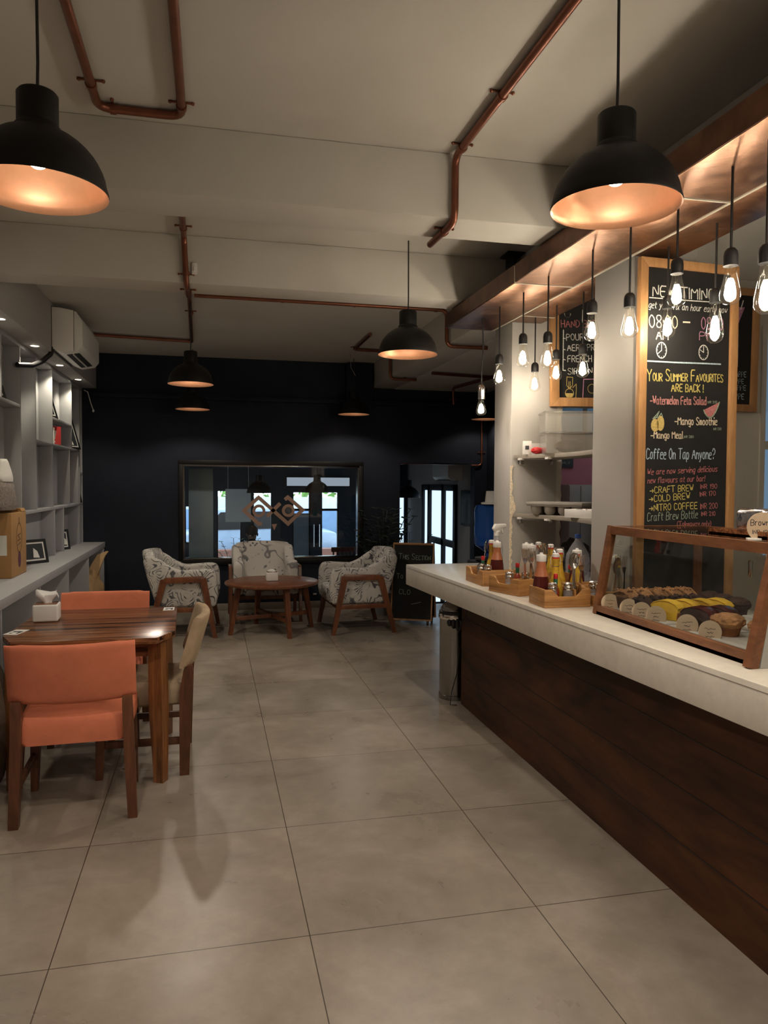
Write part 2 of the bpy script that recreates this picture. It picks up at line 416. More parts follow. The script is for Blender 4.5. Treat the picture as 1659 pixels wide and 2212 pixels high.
# beams
struct('beam_1', M().box(-1.7, 1.92, 3.21, 3.48, 2.67, ZC, .006), 'ceiling', 'nearer cross beam under the ceiling')
struct('beam_2', M().box(-1.7, 1.92, 4.61, 4.86, 2.67, ZC, .006), 'ceiling', 'farther cross beam under the ceiling')
struct('beam_3', M().box(1.92, 2.20, -2.5, YB, 2.66, ZC, .006), 'ceiling', 'beam running over the columns')
struct('ceiling_low', M().box(2.20, 5.3, 5.0, YB, 2.655, 2.70), 'ceiling', 'lower ceiling right of the column beam')
struct('trim_3', M().box(1.58, 1.90, YB-.12, YB, 2.50, ZC-.01, .01), 'black_wall', 'black boxed recess at the top of the black wall')
# soffit over the bookcase
struct('soffit', M().box(-1.55, -1.25, -2.5, YB, 2.55, ZC, .004), 'wall', 'grey boxed soffit above the bookcase')
# columns and kitchen wall
struct('column', M().box(1.93, 2.26, 3.20, 3.575, 0, 2.66, .006), 'column', 'nearer painted column behind the counter')
m = M().box(1.93, 2.26, 4.665, 4.965, 0, 2.66, .006)
struct('column', m, 'column', 'farther painted column at the end of the counter')
m = M()
# broken plaster edge of the wall stub beside the farther column
rnd = random.Random(3)
pts = [(2.255, 0), (2.30, 0)]
for i in range(27):
    pts.append((2.285 + .018*rnd.random() + (.012 if i % 5 == 0 else 0), .92 + i*.0425))
pts += [(2.30, 2.05), (2.255, 2.05)]
m.prism(pts, 'Y', 4.67, 4.80)
m.box(2.255, 5.3, 4.67, 4.80, 2.03, ZC)
m.box(3.62, 3.83, 4.67, 4.80, 0, 2.03); m.box(2.30, 3.62, 4.67, 4.80, 0, .88)
m.box(3.83, 5.3, 4.67, 4.80, 0, 1.0)
m.box(3.83, 5.3, 4.70, 4.80, 1.0, 2.03)
struct('wall_kitchen', m, 'cream', 'cream kitchen wall with a rough pass opening')
# chipped plaster along the farther column corner
rnd = random.Random(9)
pl = [(1.9285, .93)]; pr_ = []
for i in range(34):
    z = .93+i*.021; pl.append((1.9285, z)); pr_.append((1.938+.014*rnd.random()+(.022*max(0, 1-abs(i-20)/4.0)), z))
m = M().prism([(1.9285, .93)]+pr_+[(1.9285, .93+33*.021)], 'Y', 4.6625, 4.668)
struct('trim_5', m, 'chalk_cream', 'chipped plaster along the column corner')
m = M().box(2.6, 5.4, 6.55, 6.65, 0, 2.66)
struct('wall_kitchen_back', m, 'pink_wall', 'pink wall at the back of the kitchen')
struct('wall_corridor', M().box(3.40, 3.50, 6.65, YB, 0, 2.66), 'black_wall', 'dark side wall past the counter')
# blue glazed kitchen window at the right
w = struct('window_2', M().box(3.83, 3.87, 4.655, 4.70, .98, 2.64).box(4.55, 4.60, 4.655, 4.70, .98, 2.64).box(3.87, 4.55, 4.657, 4.70, 2.60, 2.64).box(3.87, 4.55, 4.657, 4.70, .98, 1.0).box(3.87, 4.55, 4.657, 4.70, 1.76, 1.82), 'cream', 'cream framed window with blue panes beside the kitchen wall')
M().box(3.87, 4.55, 4.670, 4.695, 1.82, 2.60).build('window_pane', 'lit_blue', w)
M().box(3.87, 4.55, 4.670, 4.695, 1.00, 1.76).build('window_pane', 'lit_blue', w)
# interior window with brown decal
w = M()
fr = .035
w.box(WX0, WX1, YB-.012, YB+.10, WZ1-.022, WZ1, .003).box(WX0, WX1, YB-.02, YB+.12, WZ0, WZ0+.02, .003)
w.box(WX0, WX0+.016, YB-.011, YB+.10, WZ0+.021, WZ1-.023).box(WX1-.018, WX1, YB-.011, YB+.10, WZ0+.021, WZ1-.023)
w1 = struct('window_1', w, 'steel', 'wide interior window in the black wall')
M().box(WX0+.016, WX1-.018, YB+.006, YB+.012, WZ0+.02, WZ1-.022).build('window_pane', 'glass', w1)
m = M()
m.box(WX0-.05, WX1+.05, YB-.022, YB, WZ1, WZ1+.05, .004).box(WX0-.05, WX1+.05, YB-.03, YB, WZ0-.06, WZ0, .004)
m.box(WX0-.05, WX0, YB-.022, YB, WZ0, WZ1, .004).box(WX1, WX1+.05, YB-.022, YB, WZ0, WZ1, .004)
m.build('window_frame', 'matte_black', w1)
# decal
def ox(zx, zy): return ((zx-832)*.001318 + .7225, 1.178 - (zy-468)*.001305)
m = M()
W_ = .043
def band(pts, w, y0=YB+.0015, y1=YB+.0035):      # mitred flat band of vinyl
    V = [Vector(p) for p in pts]; Lp, Rp = [], []
    for i, p in enumerate(V):
        d0 = (V[i]-V[i-1]).normalized() if i else None; d1 = (V[i+1]-V[i]).normalized() if i < len(V)-1 else None
        d0 = d0 or d1; d1 = d1 or d0
        n0, n1 = Vector((-d0.y, d0.x)), Vector((-d1.y, d1.x)); n = (n0+n1).normalized(); k = w/2/max(.35, n.dot(n0))
        Lp.append(tuple(p+n*k)); Rp.append(tuple(p-n*k))
    for i in range(len(V)-1): m.prism([Lp[i], Lp[i+1], Rp[i+1], Rp[i]], 'Y', y0, y1)
band([ox(*p) for p in [(730, 588), (700, 592), (572, 470), (700, 352), (964, 592), (1096, 466), (962, 350), (934, 372)]], W_)
band([ox(*p) for p in [(893, 405), (775, 525)]], W_)
for c in ((703, 474), (966, 472)):
    o1, o2 = ox(*c); r0, r1 = .042, .076
    m.sweep([[(o1+r*math.cos(a), y, o2+r*math.sin(a)) for r, y in ((r0, YB+.0015), (r1, YB+.0015), (r1, YB+.0035), (r0, YB+.0035))] for a in [2*PI*k/36 for k in range(37)]], False)
b = [ox(815, 596), ox(866, 592), ox(840, 652)]
m.prism(b, 'Y', YB+.0015, YB+.0035)
tag(m.build('window_decal', 'oxo', smooth=0), 'brown diamond and ring emblem decal stuck on the interior window', 'decal')

# ------------------------------------------------------------------ room beyond the black wall (floor a step lower)
FZ = -.42
struct('floor_back', M().box(-2.5, 3.6, 9.15, 20, FZ-.1, FZ), 'floor', 'lower tiled floor of the room behind')
struct('ceiling_back', M().box(-2.5, 3.6, 9.15, 13.2, 2.0, 2.1), 'black', 'dark ceiling of the room behind')
struct('wall_left_back', M().box(-2.5, -2.4, 9.15, 13.2, FZ, 2.0), 'slate_wall', 'dark left wall of the room behind')
m = M()
RX = 3.42
m.box(RX, RX+.1, 9.15, 10.20, FZ, 2.0).box(RX, RX+.1, 10.20, 11.95, 1.49, 2.0).box(RX, RX+.1, 11.95, 13.2, FZ, 2.0)
struct('wall_right_back', m, 'wall', 'dark grey right wall of the room behind')
# frosted glazed door in that wall
d = M()
for y0, y1 in ((10.20, 10.30), (10.74, 10.86), (11.48, 11.60), (11.87, 11.95)): d.box(RX-.04, RX+.06, y0, y1, FZ, 1.49, .004)
d.box(RX-.04, RX+.06, 10.2, 11.95, 1.40, 1.49, .004).box(RX-.04, RX+.06, 10.3, 11.6, .58, .68, .004).box(RX-.04, RX+.06, 10.2, 11.95, FZ, FZ+.06)
door = struct('door_1', d, 'matte_black', 'black framed door with frosted daylight panes in the room behind')
for y0, y1, z0, z1 in ((10.30, 10.74, .68, 1.40), (10.86, 11.48, .68, 1.40), (11.60, 11.87, FZ+.06, 1.40), (10.30, 10.74, FZ+.06, .58), (10.86, 11.48, FZ+.06, .58)):
    M().box(RX, RX+.02, y0, y1, z0, z1).build('frosted_pane', 'frost', door)
# street facade
FY = 13.0
m = M()
ops = [(.10, .50, .10, 1.36), (.70, 1.02, .10, 1.38), (1.37, 1.68, FZ, 1.34), (1.87, 2.18, FZ, 1.34), (-.42, -.33, .5, 1.1), (3.27, 3.36, .3, 1.26)]
xs = [-2.5] + [x for o in sorted(ops) for x in o[:2]] + [3.6]
for i in range(0, len(xs), 2): m.box(xs[i], xs[i+1], FY, FY+.12, FZ, 2.0)
for x0, x1, z0, z1 in ops:
    m.box(x0, x1, FY, FY+.12, z1, 2.0)
    if z0 > FZ: m.box(x0, x1, FY, FY+.12, FZ, z0)
struct('wall_far', m, 'slate_wall', 'dark street front of the room behind')
w3 = struct('window_3', M().box(.10, .115, FY+.02, FY+.1, .1, 1.36).box(.485, .50, FY+.02, FY+.1, .1, 1.36).box(.70, .715, FY+.02, FY+.1, .1, 1.38).box(1.005, 1.02, FY+.02, FY+.1, .1, 1.38).box(-.42, -.41, FY+.02, FY+.1, .5, 1.1), 'matte_black', 'street windows of the room behind')
M().box(.115, .485, FY+.05, FY+.056, .1, 1.36).build('window_pane', 'glass', w3)
M().box(.715, 1.005, FY+.05, FY+.056, .1, 1.38).build('window_pane', 'glass', w3)
M().box(-.41, -.33, FY+.05, FY+.056, .5, 1.1).build('window_pane', 'glass', w3)
d2 = M()
for x0, x1 in ((1.37, 1.68), (1.87, 2.18)):
    d2.box(x0, x0+.02, FY+.02, FY+.1, FZ, 1.34).box(x1-.02, x1, FY+.02, FY+.1, FZ, 1.34).box(x0, x1, FY+.02, FY+.1, 1.02, 1.06)
door2 = struct('door_2', d2, 'matte_black', 'dark double entrance door to the street')
for x0, x1 in ((1.39, 1.66), (1.89, 2.16)): M().box(x0, x1, FY+.05, FY+.056, FZ, 1.34).build('window_pane', 'glass', door2)
M().box(1.37, 1.69, FY+.03, FY+.09, FZ, .98).build('door_reflection', 'teal_wall', door2)  # slate colour stands in for blue-grey reflections in the door glass
for x in (1.735, 1.83): M().tube([(x, FY-.05, .40), (x, FY-.05, .79)], .010).build('door_handle', 'chrome', door2)
b = struct('window_4', M().box(1.25, 2.38, FY-.03, FY, 1.43, 1.62), 'matte_black', 'frosted fanlight band over the street door')
M().box(1.27, 2.36, FY-.04, FY-.03, 1.455, 1.60).build('frosted_pane', emis('dim_frost', (.70, .83, 1), .42), b)
M().box(3.27, 3.36, FY+.04, FY+.06, .3, 1.26).build('frosted_pane', 'frost', b)
# street outside
struct('ground', M().box(-6, 9, 13.2, 24, FZ-.1, FZ-.02), 'asphalt', 'pavement outside the street windows')
tag(M().box(-5, 7, 19.0, 19.1, FZ-.02, 1.15).build('hoarding', 'hoarding'), 'white street hoarding seen far off through the window glass', 'hoarding')
tag(M().box(-5, 7, 18.9, 19.0, .25, .85).build('banner', 'hoarding_blue'), 'blue banner along the far white street hoarding', 'banner')
tag(M().box(-5, 7, 16.5, 16.8, FZ-.02, .05).build('kerb', 'rust'), 'low red kerb wall in the street outside', 'kerb')
hm = M(); rnd = random.Random(5)
for i in range(900):
    c = Vector((rnd.uniform(-3, 4), rnd.uniform(19.3, 20.2), rnd.uniform(.85, 2.6)+.25*math.sin(i))); s = rnd.uniform(.05, .13); a = rnd.uniform(0, 6.28); t = rnd.uniform(-.8, .8)
    dx, dy, dz = math.cos(a)*s, math.sin(a)*s*.4, math.sin(t)*s
    hm.sweep([[(c.x-dx, c.y-dy, c.z-dz), (c.x-dx*.2, c.y, c.z+s*.5), (c.x+dx*.2, c.y+.01, c.z-s*.5)], [(c.x+dx, c.y+dy, c.z+dz), (c.x+dx*.9, c.y, c.z+s*.1), (c.x+dx, c.y+.01, c.z+dz)]])
tag(hm.tube([(0, 19.8, FZ-.02), (0, 19.75, 1.4)], .08).tube([(2.4, 19.8, FZ-.02), (2.4, 19.75, 1.4)], .08).build('tree_foliage', pbr('street_leaves', (.16, .34, .07), .6, var=.3)), 'green street tree foliage behind the hoarding', 'tree', kind='stuff')
t = thing('parked_car', 'blue grey parked car behind the low red kerb outside', 'car', (.95, 18.0, FZ-.02))
m = M(); prof = [(-1.9, .30), (-1.9, .75), (-1.3, .85), (-.8, 1.35), (.6, 1.38), (1.2, .90), (1.9, .80), (1.95, .30)]
m.prism(prof, 'Y', -.75, .75, .06); m.build('body', 'carpaint', t)
m = M(); m.prism([(-1.12, .88), (-.74, 1.28), (.54, 1.30), (1.02, .92)], 'Y', -.77, -.74); m.build('window', 'black', t)
for x in (-1.2, 1.2):
    w = M(); w.mx = Matrix.Translation((x, -.70, .31)) @ Matrix.Rotation(PI/2, 4, 'X'); w.lathe([(.2, -.1), (.31, -.08), (.31, .08), (.2, .1)], 20); w.build('wheel', 'black', t)

# ------------------------------------------------------------------ things in the room behind
tag(M().box(-.262, .026, 9.33, 9.36, FZ, 1.676, .004).build('partition_screen', 'teal_wall'), 'slate blue screen panel standing behind the left end of the window', 'screen')
tag(M().box(.23, .64, 12.55, 12.57, .86, 1.40).tube([(.27, 12.56, 1.39), (.27, 12.56, 2.0)], .003, 6).tube([(.60, 12.56, 1.39), (.60, 12.56, 2.0)], .003, 6).build('notice_board', 'paper'), 'pale notice panel hanging behind the left ring of the decal', 'notice')
def dome_pendant(name, label, loc, top, group, watts=0, scale=1.0):
    t = thing(name, label, 'pendant lamp', loc, 0, group)
    R, H = .175*scale, .165*scale
    prof = [(R*math.cos(a), H*math.sin(a)) for a in [i*1.22/10 for i in range(11)]]
    m = M(); m.lathe([(R+.003, -.004), (R+.004, .002)] + prof[1:] + [(.058, .166), (.0525, .172), (.0525, .250), (.048, .256)], 48, False, True); m.build('shade', 'matte_black', t)
    m = M(); m.lathe([(R+.003, -.004), (R-.002, .001)] + [(max(.01, r-.006), z-.004) for r, z in prof[1:]] + [(.02, .160)], 48, False, True); m.build('shade_liner', 'liner', t)
    m = M(); m.tube([(0, 0, .255), (.002, 0, .5*(top-loc[2])), (0, 0, top-loc[2])], .0042, 8); m.build('cord', 'cord', t)
    b = M(); b.ball((0, 0, .090), (.030, .030, .033), 3).lathe([(.014, .112), (.014, .158)], 16); b.build('bulb', 'bulb', t)
    if watts:
        lamp('pendant_glow', 'POINT', (0, 0, .030), PEND_G*watts/PEND_W, WARM, .022, t)
        lamp('pendant_beam', 'SPOT', (0, 0, .026), watts, WARM, .03, t, spot_size=math.radians(142), spot_blend=.35)
    return t
dome_pendant('dome_pendant', 'black dome pendant hanging past the doorway in the room behind', (2.85, 10.8, 1.30), 2.0, 'dome pendants in the room behind')
dome_pendant('dome_pendant', 'black dome pendant seen through the right part of the window', (1.52, 11.0, 1.37), 2.0, 'dome pendants in the room behind')
dome_pendant('dome_pendant', 'black dome pendant seen through the window above the left decal ring', (.68, 11.0, 1.36), 2.0, 'dome pendants in the room behind')
# split unit seen through the doorway
t = thing('air_conditioner', 'white split air conditioner on the side wall seen through the doorway', 'air conditioner', (RX, 10.35, 1.55))
m = M(); m.prism([(0, 0), (-.17, .0), (-.22, .05), (-.22, .22), (-.18, .26), (0, .26)], 'Y', -.38, .38, .01); m.build('casing', 'ac', t)
M().box(-.19, -.05, -.33, .33, -.006, .004).build('vent', 'black', t)
t = thing('picture_frame', 'dark framed portrait print on the wall beside the frosted door', 'picture', (RX-.001, 9.72, 1.17))
M().box(-.025, 0, -.27, .27, -.24, .24, .004).build('frame', 'black', t); M().box(-.028, -.024, -.23, .23, -.20, .20).build('print', 'sign_black', t)
m = M(); m.prism([(-.06, -.18), (.10, -.18), (.07, -.05), (.03, .03), (.03, .10), (-.02, .11), (-.03, .02)], 'X', -.030, -.027); m.build('figure', pbr('dim_print', (.10, .10, .11), .7), t)
# slatted chair
t = thing('slatted_chair', 'reddish slatted wooden chair seen through the lower right of the window', 'chair', (1.86, 10.55, FZ))
m = M()
m.box(-.17, .17, .15, .19, .93, 1.0, .008).box(-.17, .17, .15, .19, .62, .67, .006); m.build('backrest', 'redwood', t)
for i in range(6): M().box(-.15+i*.056, -.13+i*.056, .155, .185, .66, .94).build('slat', 'redwood', t)
M().box(-.2, .2, -.22, .20, .43, .47, .01).build('seat', 'redwood', t)
for sx in (-.17, .17):
    M().box(sx-.02, sx+.02, .15, .19, 0, .64).build('leg', 'redwood', t); M().box(sx-.02, sx+.02, -.2, -.16, 0, .43).build('leg', 'redwood', t)
# table with the seated man
t = thing('cafe_table', 'dark cafe table in front of the seated man in the room behind', 'table', (.58, 10.60, FZ))
M().box(-.45, .45, -.26, .26, .71, .745, .006).build('tabletop', 'sheesham', t)
for sx in (-.38, .38):
    for sy in (-.2, .2): M().box(sx-.025, sx+.025, sy-.025, sy+.025, 0, .71).build('leg', 'sheesham', t)
t = thing('dark_stool', 'dark stool under the seated man in the room behind', 'stool', (.58, 11.25, FZ))
M().box(-.2, .2, -.2, .2, .40, .45, .015).build('seat', 'black', t)
for sx in (-.16, .16):
    for sy in (-.16, .16): M().box(sx-.018, sx+.018, sy-.018, sy+.018, 0, .40).build('leg', 'black', t)
def skin(name, nodes, edges, mat, parent=None, root=0, sub=2):
    me = bpy.data.meshes.new(name); me.from_pydata([n[:3] for n in nodes], edges, [])
    o = bpy.data.objects.new(name, me); COL.objects.link(o); me.materials.append(M_[mat])
    md = o.modifiers.new('skin', 'SKIN'); md.use_smooth_shade = True
    for i, n in enumerate(nodes):
        s = me.skin_vertices[0].data[i]; s.radius = (n[3], n[4] if len(n) > 4 else n[3]); s.use_root = (i == root)
    sb = o.modifiers.new('sub', 'SUBSURF'); sb.levels = sub; sb.render_levels = sub
    if parent: o.parent = parent
    return o
N = [(0, 0, .52, .13, .10), (0, -.01, .70, .125, .09), (0, -.02, .90, .15, .095), (0, -.04, 1.00, .075, .065), (0, -.07, 1.06, .052), (0, -.10, 1.105, .058, .07), (0, -.125, 1.17, .076, .088), (0, -.12, 1.235, .066, .075), (0, -.11, 1.27, .03, .035)]
E_ = [(0, 1), (1, 2), (2, 3), (3, 4), (4, 5), (5, 6), (6, 7), (7, 8)]
for sx in (-1, 1):
    k = len(N)
    N += [(sx*.17, -.02, .93, .062), (sx*.235, -.03, .80, .05), (sx*.25, -.09, .69, .042), (sx*.20, -.25, .775, .034), (sx*.12, -.37, .785, .024), (sx*.09, -.42, .785, .03, .016)]
    E_ += [(2, k), (k, k+1), (k+1, k+2), (k+2, k+3), (k+3, k+4), (k+4, k+5)]
    for f in range(5):
        a = [-.030, -.014, 0, .014, .032][f]; ln = [.05, .075, .082, .072, .045][f]; j = len(N)
        N += [(sx*.085+a, -.44, .787, .010), (sx*.075+a*1.2, -.44-ln*.6, .784, .008), (sx*.07+a*1.25, -.44-ln, .770, .007)]
        E_ += [(k+5, j), (j, j+1), (j+1, j+2)]
    k = len(N)
    N += [(sx*.10, -.06, .50, .085), (sx*.13, -.42, .50, .06), (sx*.13, -.44, .26, .048), (sx*.13, -.42, .07, .035), (sx*.13, -.55, .035, .035, .03)]
    E_ += [(0, k), (k, k+1), (k+1, k+2), (k+2, k+3), (k+3, k+4)]
man = skin('person', N, E_, 'skin'); man.location = (.58, 11.18, FZ)
tag(man, 'man with dark hair and beard in a blue shirt looking down, behind the middle armchair', 'person')
hd = M(); hd.at((0, -.13, 1.165), rx=.35)
hd.ball((0, -.097, 0), (.014, .02, .022), 2)
for sx in (-1, 1): hd.ball((sx*.078, .01, .005), (.012, .02, .03), 2)
hd.build('face', 'skin', man)
h = M(); h.at((0, -.13, 1.165), rx=.35); h.ball((0, .018, .055), (.084, .092, .088), 3, .10, 4, 2); h.build('hair', 'hair', man)
h = M(); h.at((0, -.13, 1.165), rx=.35); h.ball((0, -.045, -.085), (.055, .058, .05), 3, .08, 5, 4); h.build('beard', 'hair', man)
h = M(); h.at((0, -.13, 1.165), rx=.35)
for sx in (-1, 1): h.ball((sx*.03, -.087, .03), (.012, .008, .007), 2)
h.build('eye', 'white', man)
NS = [(0, .0, .50, .145, .115), (0, -.01, .70, .14, .105), (0, -.02, .90, .165, .11), (0, -.035, .985, .085, .075)]
ES = [(0, 1), (1, 2), (2, 3)]
for sx in (-1, 1):
    k = len(NS); NS += [(sx*.175, -.02, .93, .075), (sx*.238, -.03, .80, .062), (sx*.25, -.09, .69, .052), (sx*.20, -.24, .772, .044)]
    ES += [(2, k), (k, k+1), (k+1, k+2), (k+2, k+3)]
skin('shirt', NS, ES, 'shirt', man)
NT_ = [(0, 0, .51, .15, .12)]; ET = []
for sx in (-1, 1):
    k = len(NT_); NT_ += [(sx*.10, -.06, .50, .098), (sx*.13, -.42, .50, .073), (sx*.13, -.44, .26, .060), (sx*.13, -.42, .10, .05)]
    ET += [(0, k), (k, k+1), (k+1, k+2), (k+2, k+3)]
skin('trousers', NT_, ET, 'trousers', man)
# plants by the street windows
def leafy(name, label, loc, h, spread, n, mat, pot_r=.12, seed=0, frond=False, potmat='black', big=1.0):
    t = thing(name, label, 'plant', loc); rnd = random.Random(seed)
    M().lathe([(pot_r*.75, 0), (pot_r, .02+pot_r*1.4), (pot_r*.93, .02+pot_r*1.4), (pot_r*.88, pot_r*1.25)], 20).build('pot', potmat, t)
    base = pot_r*1.25
    lf = M(); st = M()
    for i in range(n):
        a = rnd.uniform(0, 2*PI); rr = spread*(.35+.65*rnd.random()); hh = h*(.45+.55*rnd.random())
        tip = Vector((math.cos(a)*rr, math.sin(a)*rr, hh)); mid = Vector((math.cos(a)*rr*.35, math.sin(a)*rr*.35, base+(hh-base)*.72))
        b0 = Vector((0, 0, base)); path = [b0*(1-u)**2 + mid*2*u*(1-u) + tip*u*u for u in [k/6 for k in range(7)]]
        st.tube(path, .0045, 5)
        side = Vector((-math.sin(a), math.cos(a), 0)); seg = path[1:] if frond else path[3:]
        for k, p in enumerate(seg):
            for s in (-1, 1):
                L = (.09 if frond else .075)*(1.1-.08*k)*big; w = .008 if frond else .022*big
                d = (side*s + (path[-1]-path[0]).normalized()*.55 + Vector((0, 0, -.25))).normalized()
                q = p+d*L; up = Vector((0, 0, 1)).cross(d).normalized()*w
                lf.sweep([[tuple(p), tuple(p+Vector((0, 0, .002))), tuple(p+Vector((0, 0, .001)))], [tuple(p+d*L*.5+up), tuple(p+d*L*.5+Vector((0, 0, .006))), tuple(p+d*L*.5-up)], [tuple(q), tuple(q+Vector((0, 0, .001))), tuple(q+Vector((.001, 0, 0)))]])
    st.build('stem', 'green_pot', t); lf.build('foliage', mat, t); return t
leafy('potted_plant', 'leafy potted plant by the left street window in the room behind', (.38, 12.6, FZ), 1.05, .28, 26, 'leaf', seed=1)
leafy('potted_plant', 'leafy potted plant by the second street window, right of the seated man', (.92, 12.55, FZ), 1.0, .25, 26, 'leaf', seed=2)
leafy('potted_palm', 'small palm with thin fronds beyond the doorway behind the sign', (2.62, 9.75, FZ), 1.32, .38, 26, 'leaf', .14, 4, True)
# ================================================================== LAMPS, PIPES, CANOPY
G = 'black dome pendants of the cafe'
dome_pendant('dome_pendant', 'big black dome pendant hanging over the dining table, its bulb in view', (-.447, 2.199, 2.278), ZC, G, PEND_W)
dome_pendant('dome_pendant', 'big black dome pendant hanging in front of the copper canopy', (1.106, 1.939, 2.278), ZC, G, PEND_W)
dome_pendant('dome_pendant', 'black dome pendant on a long cord just beyond the nearer ceiling beam', (1.154, 4.402, 2.278), ZC, G, PEND_W)
dome_pendant('dome_pendant', 'black dome pendant under the copper pipe, upper one of the pair at left', (-.154, 6.205, 2.285), ZC-.04, G, PEND_W)
dome_pendant('dome_pendant', 'black dome pendant against the black wall, lower one of the pair at left', (-.187, 8.263, 2.280), ZC-.04, G, PEND_W*.5)
dome_pendant('dome_pendant', 'black dome pendant under the black boxed recess, right of the wide window', (1.578, 8.414, 2.285), ZC-.04, G, PEND_W*.5)
dome_pendant('dome_pendant', 'black dome pendant over the doorway, half hidden by the farther column', (3.229, 8.58, 2.283), 2.655, G, PEND_W*.2)

dome_pendant('dome_pendant', 'added black dome pendant over the near floor, out of the picture', (-.45, .30, 2.278), ZC, G, PEND_W)  # this pendant and the next are unseen, added to light the near room
dome_pendant('dome_pendant', 'added black dome pendant over the near floor, out of the picture', (.80, .25, 2.278), ZC, G, PEND_W)
def pipe_run(name, label, path, clamps=(), r=.0165):
    t = thing(name, label, 'pipe', (0, 0, 0), 0, 'copper conduit pipes')
    # rounded corners
    P = [Vector(p) for p in path]; out = [P[0]]
    for i in range(1, len(P)-1):
        a = (P[i-1]-P[i]).normalized()*min(.06, (P[i-1]-P[i]).length*.4); c = (P[i+1]-P[i]).normalized()*min(.06, (P[i+1]-P[i]).length*.4)
        for k in range(6):
            u = k/5; out.append((P[i]+a)*(1-u)**2 + P[i]*2*u*(1-u) + (P[i]+c)*u*u)
    out.append(P[-1])
    m = M(); m.tube(out, r, 12); m.build('tube', 'pipe', t)
    for c, ax, out_ in clamps:     # centre, axis of the pipe, mounting direction
        m = M(); c = Vector(c); ax = Vector(ax)
        m.tube([c-ax*.011, c+ax*.011], r+.004, 12)
        w = ax.cross(Vector(out_)).normalized(); o = Vector(out_)*(r*.9)
        m.tube([c+o-w*.042, c+o+w*.042], .0045, 6)
        for s in (-1, 1): m.ball(c+o+w*.042*s, .008, 1)
        m.build('clamp', 'pipe', t)
    return t
ZP = ZC-.020
pipe_run('ceiling_pipe', 'copper pipe bent into a U on the ceiling behind the left pendant', [(-.435, -1.0, ZP), (-.415, 3.10, ZP), (-.105, 3.10, ZP), (-.105, -1.0, ZP)], [((-.416, 2.93, ZP), (0, 1, 0), (0, 0, 1)), ((-.105, 3.02, ZP), (0, 1, 0), (0, 0, 1)), ((-.36, 3.10, ZP), (1, 0, 0), (0, 0, 1))])
pipe_run('ceiling_pipe', 'copper pipe running along the ceiling and down over the nearer beam', [(1.075, -1.0, ZP), (1.045, 3.19, ZP), (1.045, 3.19, 2.65), (1.03, 3.52, 2.65)], [((1.05, 2.66, ZP), (0, 1, 0), (0, 0, 1)), ((1.047, 3.10, ZP), (0, 1, 0), (0, 0, 1)), ((1.04, 3.33, 2.65), (0, 1, 0), (0, 0, 1))])
pipe_run('ceiling_pipe', 'copper pipe crossing the farther beam and reaching the upper left pendant pair', [(-.142, 3.49, ZP), (-.149, 4.59, ZP), (-.135, 4.59, 2.65), (-.13, 4.88, 2.65), (-.14, 4.88, ZP), (-.185, 7.92, ZP)], [((-.147, 4.44, ZP), (0, 1, 0), (0, 0, 1)), ((-.137, 4.59, 2.72), (0, 0, 1), (0, 1, 0)), ((-.13, 4.74, 2.65), (0, 1, 0), (0, 0, 1)), ((-.16, 6.6, ZP), (0, 1, 0), (0, 0, 1))])
pipe_run('ceiling_pipe', 'long copper pipe crossing the back ceiling to the column beam', [(-.12, 5.97, ZP-.002), (1.895, 5.97, ZP-.002), (1.895, 5.97, 2.635), (2.25, 5.97, 2.635)], [((.55, 5.97, ZP-.002), (1, 0, 0), (0, 0, 1)), ((1.12, 5.97, ZP-.002), (1, 0, 0), (0, 0, 1)), ((1.80, 5.97, ZP-.002), (1, 0, 0), (0, 0, 1))])
pipe_run('ceiling_pipe', 'copper pipe leading from the wall air conditioner across the ceiling', [(-1.24, 7.76, ZP-.004), (-.20, 7.90, ZP-.004)])
pipe_run('ceiling_pipe', 'dark copper pipe above the pendant right of the wide window, turning under the column beam', [(1.496, 7.12, ZP), (1.494, 7.96, ZP), (1.895, 7.98, ZP), (1.895, 7.98, 2.635), (2.19, 7.98, 2.635)], [((1.494, 7.9, ZP), (0, 1, 0), (0, 0, 1)), ((2.05, 7.98, 2.635), (1, 0, 0), (0, 0, 1))])
pipe_run('ceiling_pipe', 'dark copper pipe on the lower ceiling right of the column beam', [(2.215, 7.46, 2.635), (3.3, 7.66, 2.635)], [((2.9, 7.585, 2.635), (1, .18, 0), (0, 0, 1))])
pipe_run('ceiling_pipe', 'dark copper pipe dropping from the lower ceiling near the doorway', [(2.90, 7.64, 2.630), (2.78, 8.50, 2.630), (2.80, 8.52, 2.44)], [((2.80, 8.52, 2.50), (0, 0, 1), (0, 1, 0))])
pipe_run('wall_pipe', 'thin copper pipe running down the black wall beside the doorway', [(3.318, YB-.028, 2.38), (3.324, YB-.028, 1.735), (3.19, YB-.028, 1.735)], [((3.322, YB-.028, 1.9), (0, 0, 1), (0, 1, 0))], .012)
tag(M().tube([(1.494, 8.2, ZC-.004), (1.505, 8.2, ZC-.18), (1.56, 8.22, ZC-.26)], .003, 6).build('hook_wire', 'chrome'), 'small bent wire hanging from the ceiling near the black recess', 'wire')

